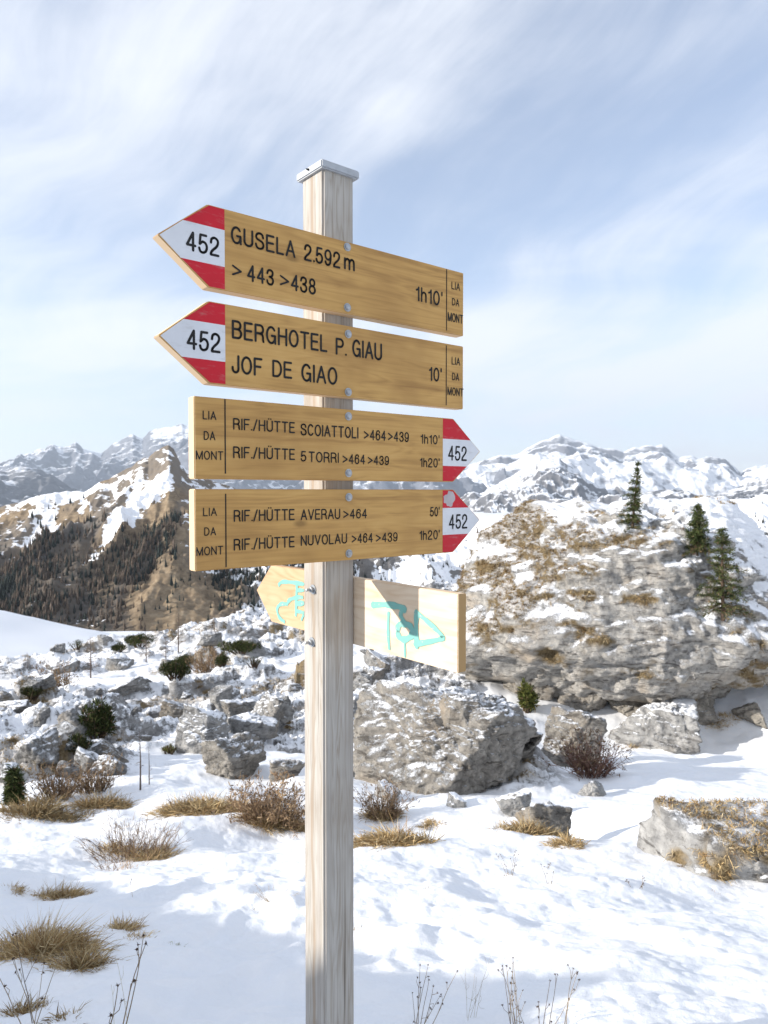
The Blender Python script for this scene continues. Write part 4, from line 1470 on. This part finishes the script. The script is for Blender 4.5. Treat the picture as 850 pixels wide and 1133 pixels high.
# ------------------------------------------------------------------ rocks
# the huge boulder on the right
bb = at(705, 668, 19.5)
bb_planes = [((-0.03, -0.20, 1.0), 2.34), ((-0.66, -0.34, 0.68), 2.92), ((-1, -0.35, 0.12), 5.1), ((-0.32, -0.72, 0.60), 2.60),
             ((0.08, -0.84, 0.50), 2.62), ((-0.15, -0.95, 0.05), 3.0), ((-0.25, -0.56, -0.80), 2.72), ((0.28, -0.60, -0.76), 2.86), ((0.66, -0.70, 0.26), 3.7),
             ((0.50, -0.45, 0.74), 2.95), ((1, 0.1, 0.1), 6.6), ((0, 1, 0.3), 3.2), ((0.1, 0.1, -1), 3.6), ((-0.6, 0.5, -0.5), 4.2)]


def bb_turf(P):
    n = fbm(P[:, 0] * 1.1, P[:, 1] * 1.1, P[:, 2] * 2.2, 201, 5, 0.62)
    left = sstep(-P[:, 0], 1.2, 3.0) * sstep(P[:, 2], -1.5, 0.6)
    top = sstep(P[:, 2], 1.1, 1.9) * sstep(-P[:, 0], -2.0, -0.4) * 0.8
    return sstep(1.5 * n + 0.64 * left + 0.42 * top - 0.34, 0.0, 0.35)


def bb_snow(P):
    n = fbm(P[:, 0] * 1.3, P[:, 1] * 1.3, P[:, 2] * 1.3, 231, 5, 0.6)
    return sstep(0.9 * n + sstep(P[:, 0] + 0.35 * P[:, 2], 1.9, 3.0) * sstep(P[:, 2], -0.5, 0.7) * 1.3 - 0.75, 0.0, 0.22)


big, bbP, bbF = place_rock('boulder', 'huge pale limestone boulder with brown turf and three small spruces on top', bb_planes, bb, 7, 61, M_ROCK_BIG,
                           turf=bb_turf, snowfield=bb_snow, dents=((3.5, -2.55, 1.1, 0.55, 1.9), (-0.7, -2.75, 0.9, 0.42, 1.3)), sharp=13, rough=0.09, freq=0.6, strata=0.03, ridg=0.05, octs=8,
                           blocks=0.09, bfreq=1.7)


def cover_grass(o, P, F, turf, n, h, seed, thr=0.35, width=0.02, pal=STRAWS, per=10):
    """clumps of dry grass rooted on the turf of a rock"""
    rng = np.random.default_rng(seed)
    A, B, C = P[F[:, 0]], P[F[:, 1]], P[F[:, 2]]
    N = np.cross(B - A, C - A)
    area = np.linalg.norm(N, axis=1)
    N = N / (area[:, None] + 1e-12)
    tf = turf[F].mean(1)
    wgt = area * np.maximum(tf - thr, 0) * (N[:, 2] > -0.1)
    if wgt.sum() <= 0:
        return
    idx = rng.choice(len(F), n, p=wgt / wgt.sum())
    u = rng.uniform(size=(n, 2))
    u[u.sum(1) > 1] = 1 - u[u.sum(1) > 1]
    p = A[idx] + (B - A)[idx] * u[:, :1] + (C - A)[idx] * u[:, 1:]
    base = np.repeat(p, per, 0) + rng.normal(0, h * 0.22, (n * per, 3)) * [1, 1, 0.4]
    d = np.repeat(N[idx] * 0.7, per, 0) + [0, 0, 0.45] + rng.normal(0, 0.5, (n * per, 3))
    d /= np.linalg.norm(d, axis=1)[:, None]
    cc = np.repeat(pick(rng, pal, n, 0.25), per, 0) * (1 + rng.uniform(-0.2, 0.2, (n * per, 1)))
    g = Geo()
    g.blades(base, d, h * rng.uniform(0.5, 1.2, n * per), np.full(n * per, width), rng.uniform(0.3, 1.0, n * per), cc, rng)
    t = g.obj('dry_grass', M_STRAW, o)
    t['kind'] = 'stuff'


cover_grass(big, bbP, bbF, bb_turf(bbP), 2400, 0.13, 5, 0.40, 0.012, STRAWS * [0.72, 0.72, 0.74])


def face_point(P, loc, px, py, rad=7):
    """the nearest point of a rock that shows at pixel (px, py)"""
    Q = P + np.asarray(loc)
    sx, sy = 425 + FPX * Q[:, 0] / Q[:, 1], HZ - FPX * Q[:, 2] / Q[:, 1]
    sel = np.nonzero(np.hypot(sx - px, sy - py) < rad)[0]
    if len(sel) == 0:
        sel = np.argsort(np.hypot(sx - px, sy - py))[:12]
    return Q[sel[np.argmin(Q[sel, 1])]]


for (px, py, hp, rp, lab, sd, kw) in (
        (697, 574, 76, 17, 'narrow lopsided spruce standing alone on the top of the huge boulder', 3, dict(onesided=0.4, gap=0.3, lean=(0.08, 0), levels=17)),
        (775, 602, 56, 18, 'shortest dark spruce in the notch on the right of the huge boulder', 4, dict()),
        (799, 668, 100, 33, 'tallest spruce with a browned foot on the snowy right side of the huge boulder', 8, dict(brown=0.10, lean=(-0.03, 0), gap=0.16, levels=22))):
    q = face_point(bbP, bb, px, py)
    spruce((q[0], q[1] - 0.12, q[2] - 0.15), hp / FPX * q[1], rp / FPX * q[1], lab, sd, **kw)

# the boulder right of the post
mb = at(505, 838, 9.6)
mb_planes = [((-0.45, -0.50, 0.74), 0.58), ((-0.75, -0.6, 0.2), 1.05), ((0.62, -0.78, -0.05), 0.70), ((0.15, 0.1, 1), 0.72), ((1, 0.1, 0.1), 1.25), ((0.75, 0.1, 0.65), 1.02),
             ((0.75, -0.45, -0.62), 0.66), ((-0.1, -0.8, -0.6), 0.85), ((-1, 0, 0), 1.35), ((0, 1, 0.2), 1.1), ((0, 0, -1), 0.9)]
place_rock('boulder', 'large grey boulder right of the post with a smooth brown face and snow-dusted top', mb_planes, mb, 7, 71, M_ROCK_MID, dents=((1.08, -0.12, 0.2, 0.3, 0.5),), sharp=26, rough=0.07, freq=2.4, strata=0.03,
           ridg=0.05, octs=8, blocks=0.10, bfreq=1.9)

ROCK_LIST = [
    # px, py centre, Y, half w px, half h px, material, label
    (742, 812, 14.0, 56, 30, M_ROCK_SNOWY, 'low snow-capped boulder below the huge one, at the edge of the bright snow'),
    (632, 828, 11.6, 32, 40, M_ROCK_MID, 'upright mottled rock between the two largest boulders, behind a red-brown bush'),
    (776, 790, 16.0, 26, 19, M_ROCK_BARE, 'small tan block wedged under the overhang of the huge boulder'),
    (834, 792, 15.6, 20, 16, M_ROCK_BARE, 'tan stone at the mouth of the dark hollow under the huge boulder'),
    (600, 915, 7.6, 30, 22, M_ROCK_MID, 'low broken rock with a tuft of grass in front of the grey boulder'),
    (575, 900, 8.2, 22, 14, M_ROCK_SNOWY, 'flat half-buried stone just below the grey boulder'),
    (660, 880, 9.0, 17, 9, M_ROCK, 'little stone alone in the snow below the red-brown bush'),
    (255, 848, 10.5, 36, 30, M_ROCK_MID, 'dark-faced boulder under a snow slope left of the post'),
    (222, 818, 11.8, 40, 26, M_ROCK_SNOWY, 'snow-covered rock hump above the dark-faced boulder'),
    (200, 791, 14.5, 21, 14, M_ROCK_MID, 'rounded grey boulder sitting in the snow left of the post'),
    (240, 776, 16.0, 15, 14, M_ROCK, 'pale upright rock above the rounded grey boulder'),
    (318, 856, 9.2, 20, 15, M_ROCK_MID, 'dark rock capped with snow beside the post, above the brown bush'),
    (305, 790, 14.0, 26, 18, M_ROCK_SNOWY, 'broad snowy rock just left of the post'),
    (75, 800, 16.0, 20, 14, M_ROCK, 'grey rock left of the big dark dwarf pine'),
    (100, 835, 13.0, 30, 14, M_ROCK_MID, 'long slanting slab below the big dark dwarf pine'),
    (150, 760, 22.0, 22, 11, M_ROCK_SNOWY, 'snowy slab above the big dark dwarf pine'),
    (430, 882, 8.3, 15, 10, M_ROCK_SNOWY, 'small stone topped with a cushion of snow right beside the post'),
    (585, 762, 14.0, 34, 20, M_ROCK_MID, 'shadowed rock filling the gap behind the large grey boulder'),
    (648, 776, 14.5, 30, 18, M_ROCK_MID, 'dark rock leaning under the left overhang of the huge boulder'),
    (697, 783, 15.0, 24, 15, M_ROCK_BARE, 'brown block under the middle of the huge boulder'),
    (505, 893, 8.6, 14, 7, M_ROCK_SNOWY, 'snowed-over stone at the foot of the grey boulder'),
]
rng_r = random.Random(21)
for i, (px, py, Y, wx, hx, mt, lab) in enumerate(ROCK_LIST):
    rx, rz_ = wx / FPX * Y, hx / FPX * Y
    X_, Y2 = ground_at(px, py + 0.55 * hx) if Y < 25 else ((px - 425) / FPX * Y, Y)
    rx, rz_ = wx / FPX * Y2, hx / FPX * Y2
    c = (X_, Y2, -(py - HZ) / FPX * Y2 - 0.12 * rz_)
    place_rock('boulder', lab, box_planes(rx, rx * 0.8, rz_, 300 + i, 7, 0.5, 0.85), (c[0], c[1] + rx * 0.3, c[2]), 6 if rx > 0.35 else 5, 310 + i, mt, group='separate rocks among the snow', sharp=44, rough=0.17,
               freq=1.3 / max(rx, 0.1), strata=0.04, ridg=0.09, octs=7, blocks=0.16, bfreq=1.5, rz=rng_r.uniform(-0.9, 0.9), tilt=(rng_r.uniform(-0.35, 0.35), rng_r.uniform(-0.35, 0.35)))

# turf-covered rock at the right edge
X_, Y_ = ground_at(884, 972)
tk = Y_ / 796 * 100
tr = np.array([X_, Y_ + 0.25 * tk, gz(X_, Y_ + 0.25 * tk) - 0.06 * tk])
tr_planes = [((-1, -0.3, 0.1), 1.12 * tk), ((0, -1, 0.15), 0.42 * tk), ((0.10, -0.12, 1), 0.42 * tk), ((1, 0, 0.2), 1.3 * tk), ((0, 1, 0.3), 0.8 * tk), ((-0.45, -0.6, 0.75), 0.80 * tk),
             ((0.2, -0.7, 0.75), 0.52 * tk), ((0, 0, -1), 0.7 * tk)]


def tr_turf(P):
    n = fbm(P[:, 0] * 2.2, P[:, 1] * 2.2, P[:, 2] * 2.2, 221, 4)
    return sstep(1.4 * n + 0.40 * sstep(P[:, 0], -0.62, -0.42) - 0.12, 0.05, 0.4)


o, P, F = place_rock('boulder', 'grey rock matted with brown grass at the right edge of the near snow', tr_planes, tr, 6, 81, M_ROCK_TURF, turf=tr_turf, sharp=20, rough=0.14,
                     freq=2.4, strata=0.04, ridg=0.08, octs=7, blocks=0.13, bfreq=2.0)
cover_grass(o, P, F, tr_turf(P), 1300, 0.065, 6, 0.3, 0.0045, per=9)

# small loose rocks over the field: shared shapes, every one an object of its own
rng_f = np.random.default_rng(12)
protos = []
for k in range(7):
    P, F = rock_shape(box_planes(1, 0.75, 0.55, 500 + k, 7, 0.5, 0.85), 5, 520 + k, 44, 0.15, 1.4, 0.05, 0.10, 6, 0.16, 1.5)
    me_o = mesh_np('rock', P, F, M_ROCK if k % 3 == 1 else M_ROCK_SNOWY, True, attrs={'turf': np.zeros(len(P))})
    protos.append(me_o)
placed = 0
used = [False] * 7
while placed < 64:
    px, py = rng_f.uniform(0, 330), rng_f.uniform(700, 872)
    if placed % 6 == 0:
        px, py = rng_f.uniform(396, 425), rng_f.uniform(715, 765)
    X, Y = ground_at(px, py)
    if float(field_mask(np.array([X]), np.array([Y]))[0]) < 0.4:
        continue
    if abs(X - mb[0]) < 1.6 and abs(Y - mb[1]) < 1.8:
        continue
    if X > 1.2 and Y > 13:
        continue
    k = int(rng_f.integers(0, 7))
    o = protos[k] if not used[k] else protos[k].copy()
    if used[k]:
        COL.objects.link(o)
    used[k] = True
    s = (0.10 + 0.30 * rng_f.uniform() ** 2) * (0.7 + Y / 40)
    o.location = (X, Y, gz(X, Y) + 0.12 * s)
    o.scale = (s * rng_f.uniform(0.8, 1.3), s, s * rng_f.uniform(0.7, 1.2))
    o.rotation_euler = (rng_f.uniform(-0.3, 0.3), rng_f.uniform(-0.3, 0.3), rng_f.uniform(0, 6.28))
    tag(o, 'small grey rock dusted with snow, one of many strewn over the boulder field', 'rock', 'small rocks strewn over the boulder field')
    placed += 1

# ------------------------------------------------------------------ plants
grass_tuft(38, 1062, 3.05, 112, 72, 4200, 'wide straw-coloured tussock at the left edge of the shaded snow', 1, width=0.004, lean=(0.25, -0.1))
grass_tuft(80, 1082, 2.85, 52, 56, 2000, 'dark straw tussock bending downhill, right of the wide one', 2, width=0.004, lean=(0.2, -0.5), pal=STRAWS * 0.75)
grass_tuft(58, 1000, 4.1, 64, 34, 1500, 'low golden tussock where sun meets shade on the left', 3, width=0.005, lean=(0.2, 0))
grass_tuft(12, 994, 4.2, 30, 18, 350, 'pale thin grass at the left edge above the wide tussock', 4, width=0.004)
grass_tuft(130, 1036, 3.5, 32, 34, 600, 'small upright tuft alone in the shaded snow', 5, width=0.004)
grass_tuft(148, 1048, 3.35, 32, 24, 480, 'small flattened tuft below the upright one', 6, width=0.004, lean=(0.5, 0))
grass_tuft(183, 1055, 3.2, 20, 10, 110, 'sparse greenish tuft right of the flattened one', 7, width=0.003, pal=STRAWS * [0.6, 0.75, 0.6])
grass_tuft(12, 1135, 2.1, 60, 40, 700, 'matted brown grass in the bottom left corner', 8, width=0.004, pal=STRAWS * 0.6)
grass_tuft(64, 1140, 2.1, 26, 30, 240, 'little clump of curled brown grass at the bottom edge', 9, width=0.004, pal=STRAWS * 0.6)
grass_tuft(436, 938, 6.8, 90, 48, 4200, 'long bank of golden grass right of the post', 10, width=0.008, lean=(-0.5, -0.3), droop=0.8)
grass_tuft(478, 918, 7.4, 44, 16, 700, 'narrow strip of dry grass under the grey boulder', 11, width=0.007)
grass_tuft(232, 902, 8.3, 118, 44, 4200, 'long band of dry grass along the top of the snow bank', 12, width=0.009, lean=(-0.4, -0.2), droop=0.8)
grass_tuft(205, 900, 8.1, 50, 42, 1800, 'dark grass hanging over the snow bank under a rock', 13, width=0.008, pal=STRAWS * 0.6, droop=0.9)
grass_tuft(34, 905, 8.4, 110, 36, 3000, 'brown grass fringe at the left edge above the snow bank', 14, width=0.009, pal=STRAWS * 0.65)
grass_tuft(108, 896, 9.0, 70, 36, 1800, 'patch of brown grass below the dead stems', 15, width=0.009, pal=STRAWS * 0.7)
grass_tuft(592, 928, 7.4, 76, 34, 1900, 'grass growing round the low broken rock', 16, width=0.007, pal=STRAWS * 0.85)
grass_tuft(632, 940, 7.0, 44, 28, 1000, 'dry grass at the lip of the snow pocket', 17, width=0.007)
grass_tuft(565, 977, 5.3, 20, 12, 160, 'tiny dark tuft alone in the sunny snow', 18, width=0.004, pal=STRAWS * 0.45)
grass_tuft(474, 992, 4.9, 20, 8, 70, 'pale wisp of grass in the sunny snow', 19, width=0.003)
grass_tuft(700, 975, 5.7, 22, 10, 260, 'low brown tuft left of the grass-matted rock', 20, width=0.006)
grass_tuft(795, 995, 4.9, 20, 8, 90, 'thin tuft in the snow under the grass-matted rock', 21, width=0.004, pal=STRAWS * 0.7)
grass_tuft(842, 978, 5.6, 24, 16, 420, 'reddish tuft at the right edge by the grass-matted rock', 22, width=0.006)
grass_tuft(395, 1038, 3.7, 14, 10, 90, 'dark tuft right behind the foot of the post', 23, width=0.003, pal=STRAWS * 0.5)
grass_tuft(278, 1018, 3.9, 14, 9, 80, 'greenish tuft in a dent of the snow left of the post', 24, width=0.003, pal=STRAWS * [0.5, 0.6, 0.45])
grass_tuft(800, 800, 15.0, 70, 14, 900, 'yellow grass in front of the dark hollow under the huge boulder', 25, width=0.012)
grass_tuft(700, 826, 13.2, 40, 14, 500, 'brown grass in front of the low snow-capped boulder', 26, width=0.011, pal=STRAWS * 0.8)

twig_bush(146, 955, 5.9, 122, 42, 150, 'leafless grey-brown shrub over dry grass on the near snow', 31, grass=2200, rad=0.0026)
twig_bush(125, 968, 5.4, 90, 18, 45, 'spray of bare pale twigs below the leafless shrub', 32, pal=BROWNS * 1.6, rad=0.002)
twig_bush(300, 916, 7.8, 72, 46, 170, 'round rust-brown bush left of the post', 33, grass=7000, rad=0.004, pal=BROWNS * 1.3, leaf=5, leafpal=BROWNS * 1.6)
twig_bush(424, 908, 8.0, 48, 34, 110, 'dark brown bush right of the post under the grey boulder', 34, grass=2400, rad=0.004, leaf=3, leafpal=BROWNS)
twig_bush(657, 862, 10.8, 46, 44, 120, 'red-brown leafless bush between the two largest boulders', 35, rad=0.006, pal=np.array([(0.17, 0.09, 0.07), (0.12, 0.065, 0.05), (0.22, 0.13, 0.10)]), leaf=2, leafpal=BROWNS)
twig_bush(100, 880, 10.5, 50, 32, 80, 'tangle of dead brown stems at the back of the snow bank', 36, rad=0.006, leaf=3, leafpal=BROWNS)
twig_bush(60, 888, 10.2, 46, 36, 80, 'brown bush beside the small conifer at the left edge', 37, rad=0.006, pal=BROWNS, leaf=3, leafpal=BROWNS)
twig_bush(228, 745, 26, 34, 24, 70, 'brown bush beside the dwarf pine near the post', 38, rad=0.014, leaf=4, leafpal=BROWNS * 1.3)
twig_bush(60, 760, 24, 40, 26, 60, 'grey-brown bush on the skyline of the boulder field', 39, rad=0.012, leaf=3, leafpal=BROWNS * 1.5)

mugo(104, 820, 15.5, 38, 44, 'largest dark dwarf pine, a leaning column of green in the boulder field', 41)
mugo(84, 838, 14.5, 28, 22, 'low dark pine spreading at the foot of the largest dwarf pine', 42)
mugo(192, 752, 24, 34, 22, 'dark dwarf pine above the rounded grey boulder', 43)
mugo(206, 738, 28, 30, 12, 'flat dark dwarf pine next to the skyline', 44)
mugo(266, 727, 30, 44, 12, 'long flat dwarf pine close to the post', 45)
mugo(245, 738, 27, 18, 14, 'small olive dwarf pine below the long flat one', 46)
mugo(30, 775, 21, 24, 12, 'little olive dwarf pine on the left of the boulder field', 47)
mugo(152, 716, 44, 34, 14, 'dark dwarf pine on the skyline left of the larches', 48)
mugo(130, 722, 42, 20, 10, 'smallest dark pine on the skyline', 49)
mugo(582, 790, 15.5, 22, 34, 'olive bush between the large grey boulder and the huge one', 50, pal=GREENS * [1.5, 1.3, 1.0])
mugo(660, 735, 40, 24, 12, 'dark bush behind', 51) if False else None
mugo(184, 836, 12.5, 20, 10, 'olive cushion of pine in the snow left of the dark-faced boulder', 52, pal=GREENS * [1.9, 1.6, 1.0], n=900)

rng_m = np.random.default_rng(77)
for k in range(18):                                # low heath between the stones
    px, py = rng_m.uniform(0, 325), rng_m.uniform(700, 850)
    X, Y = ground_at(px, py)
    if float(field_mask(np.array([X]), np.array([Y]))[0]) < 0.5 or (abs(X - mb[0]) < 1.7 and Y < 12):
        continue
    wp = rng_m.uniform(9, 22)
    if rng_m.uniform() < 0.3:
        mugo(px, py, Y, wp, wp * 0.5, 'low dark green heath clump between the snowy rocks, one of several', 500 + k, n=500, pal=GREENS * rng_m.uniform(0.8, 1.4),
             group='low heath clumps between the rocks')
    else:
        grass_tuft(px, py, Y, wp * 1.3, wp * 0.6, 240, 'clump of brown grass between the snowy rocks, one of several', 500 + k, pal=STRAWS * rng_m.uniform(0.5, 0.9),
                   width=0.0009 * Y, group='brown grass clumps between the rocks')


def field_grass():
    rng = np.random.default_rng(15)
    Y = rng.uniform(8.3, 30, 160000)
    X = rng.uniform(-0.56, 0.2, 160000) * Y
    t = turf_at(X, Y) * np.clip(field_mask(X, Y) * 1.6, 0, 1)
    keep = rng.uniform(size=len(X)) < (t - 0.45) * 0.25 * (Y / 14)
    X, Y = X[keep][:7000], Y[keep][:7000]
    P = np.stack([X, Y, ground_z(X, Y) - 0.02], 1)
    per = 7
    b = np.repeat(P, per, 0) + rng.normal(0, 0.05, (len(P) * per, 3)) * [1, 1, 0.1]
    d = rng.normal(0, 0.5, (len(b), 3)) + [0.15, -0.15, 0.8]
    d /= np.linalg.norm(d, axis=1)[:, None]
    g = Geo()
    g.blades(b, d, 0.13 * rng.uniform(0.5, 1.3, len(b)), np.full(len(b), 0.011), rng.uniform(0.3, 1.3, len(b)), pick(rng, STRAWS * 0.85, len(b), 0.3), rng)
    o = g.obj('dry_grass', M_STRAW)
    tag(o, 'dry brown grass growing between the rocks of the slope', 'grass', kind='stuff')


field_grass()
c = ground_at(11, 893)
spruce((c[0], c[1], gz(c[0], c[1]) - 0.05), 44 / FPX * c[1], 8 / FPX * c[1], 'small dark conifer at the left edge behind the snow bank', 55, group=None, gap=0.35, levels=12)

larch(98, 752, 27, 46, 'tallest bare larch, on the left of the boulder field', 61, 0.3)
larch(160, 733, 36, 34, 'bare larch on the skyline in front of the snowfield', 62, 0.26)
larch(196, 722, 42, 42, 'brown larch on the skyline beside the dark dwarf pine', 63, 0.24)
larch(182, 735, 34, 30, 'short brown larch below the skyline larches', 64, 0.25)
larch(236, 712, 46, 36, 'pale larch on the skyline nearest the post', 65, 0.2)
larch(152, 878, 11, 66, 'thin dead trunk without branches behind the leafless shrub', 66, 0.10, 'dead_sapling', True)
larch(162, 872, 11.5, 42, 'shorter dead trunk beside the thin one', 67, 0.12, 'dead_sapling', True)
larch(28, 742, 60, 18, 'tiny bare larch at the edge of the snowfield', 68, 0.25)

dry_weed(462, 1150, 84, 'spreading dead weed with dark seed heads right of the post', 71, stems=7, wpx=110)
dry_weed(574, 1150, 90, 'upright dead weed with several straight stems', 72, stems=7, wpx=50)
dry_weed(600, 1152, 60, 'short dead weed beside the upright one', 73, stems=5, wpx=60)
dry_weed(628, 1150, 74, 'single thin stalk with one seed head', 74, stems=2, wpx=14)
dry_weed(24, 1150, 105, 'tall dead stalk in the bottom left corner', 75, stems=5, wpx=70, rad=0.0013)
dry_weed(118, 1155, 105, 'thick ragged stalk leaning left in the shaded snow', 76, stems=3, wpx=80, rad=0.0017)
dry_weed(134, 1150, 74, 'pale straight stalk beside the ragged one', 77, heads=False, stems=2, wpx=60, pal=np.array([(0.6, 0.55, 0.42)]), rad=0.0009)
dry_weed(566, 976, 32, 'faint stalks standing in the sunny snow', 78, stems=5, wpx=30, rad=0.0012)
dry_weed(612, 985, 22, 'short pair of stalks right of the faint ones', 79, stems=3, wpx=16, rad=0.0013)
dry_weed(520, 1140, 76, 'hair-thin pale grass stems between the two weeds', 80, heads=False, stems=5, wpx=70, pal=np.array([(0.45, 0.38, 0.28)]), rad=0.0005)
dry_weed(712, 990, 18, 'low stalk in the snow below the grass-matted rock', 81, stems=3, wpx=16, rad=0.0013)
dry_weed(300, 1005, 26, 'pale wisps of grass poking from the snow left of the post', 82, heads=False, stems=14, wpx=90, pal=np.array([(0.42, 0.33, 0.22)]), rad=0.0008)
dry_weed(145, 1000, 34, 'lone bent stalk below the leafless shrub', 83, stems=1, wpx=20, rad=0.0012)


# ------------------------------------------------------------------ the wood on the far hill
def build_forest():
    px, s, X, Yd, Z = hill_grid
    rng = np.random.default_rng(9)
    g_n = 0
    Vs, Fs, Cs = [], [], []
    sides = 6
    ii = rng.integers(0, X.shape[0] - 14, 300000)
    jj = rng.integers(0, X.shape[1] - 2, 300000)
    PX, S = px[jj], s[ii]
    x, y, z = X[ii, jj], Yd[ii, jj], Z[ii, jj]
    R, gully, rib, slope, wood, right = hill_cover(PX, S, y)
    nse = fbm(x * 0.02, y * 0.013, seed=121, octs=4)
    scat = 0.035 * (1 - right) * sstep(R, 560, 600) * sstep(nse, 0.05, 0.35) * (1 - gully)
    rt = right * (0.16 * sstep(R, 598, 625) * sstep(nse, -0.1, 0.3) + 0.003)
    dens = np.clip(np.maximum(wood * (0.10 + 0.90 * sstep(nse, -0.30, 0.12)), np.maximum(scat, rt)), 0, 1)
    keep = rng.uniform(size=len(x)) < dens * np.where(PX < 200, 0.52, 0.24)
    idx = np.nonzero(keep)[0]
    for i in idx:
        h = (2.8 + 6.5 * rng.uniform() ** 1.6) * (0.75 if PX[i] > 330 else 1.0)
        r = h * rng.uniform(0.11, 0.19)
        green = nse[i] > 0.1 or rng.uniform() < 0.35
        if PX[i] > 240:
            green = rng.uniform() < 0.85
        col = np.array((0.026, 0.033, 0.028)) if green else np.array((0.11, 0.083, 0.062))
        col = col * rng.uniform(0.6, 1.4)
        V = []
        for zt, rr in ((0.0, 0.55), (0.18, 1.0), (0.55, 0.55)):
            for k in range(sides):
                an = 6.283 * k / sides + zt * 2
                q = rr * r * rng.uniform(0.65, 1.3)
                V.append((x[i] + q * math.cos(an), y[i] + q * math.sin(an), z[i] - 0.6 + h * zt * rng.uniform(0.9, 1.1)))
        V.append((x[i] + rng.normal(0, 0.1), y[i], z[i] + h))
        F = []
        for t in range(2):
            for k in range(sides):
                k2 = (k + 1) % sides
                a, b, c_, d = t * sides + k, t * sides + k2, (t + 1) * sides + k2, (t + 1) * sides + k
                F += [(a, b, c_), (a, c_, d)]
        for k in range(sides):
            F.append((2 * sides + k, 2 * sides + (k + 1) % sides, 3 * sides))
        Vs.append(np.array(V))
        Fs.append(np.array(F) + g_n)
        Cs.append(np.repeat(col[None], len(V), 0))
        g_n += len(V)
    o = mesh_np('forest', np.vstack(Vs), np.vstack(Fs), M_FOREST, False, cols=np.vstack(Cs))
    tag(o, 'dark wood of larch and spruce covering the foot of the far hill', 'forest', kind='stuff')
    print('forest trees', len(idx))


build_forest()

# ------------------------------------------------------------------ the air between here and the far ranges
HAZE = 5.0e-5
hb = bmesh.new()
x0, x1, y0, y1, z0, z1 = -17500, 17500, -17000, 17500, -153, 1500
hv = [hb.verts.new(p) for p in ((x0, y0, z0), (x1, y0, z0), (x1, y1, z0), (x0, y1, z0), (x0, y0, z1), (x1, y0, z1), (x1, y1, z1), (x0, y1, z1))]
for f in ((3, 2, 1, 0), (4, 5, 6, 7), (0, 1, 5, 4), (1, 2, 6, 5), (2, 3, 7, 6), (3, 0, 4, 7)):
    hb.faces.new([hv[k] for k in f])
hm = bpy.data.materials.new('haze')
hm.use_nodes = True
ht = NT(hm.node_tree)
vol = ht.n('ShaderNodeVolumePrincipled', {'Color': (0.74, 0.85, 1.0, 1), 'Density': HAZE, 'Anisotropy': 0.2})
ht.n('ShaderNodeOutputMaterial', {'Volume': vol.outputs[0]})
hz = bm_obj('haze', hb, hm)
tag(hz, 'thin pale haze over the far ranges', 'haze', kind='stuff')
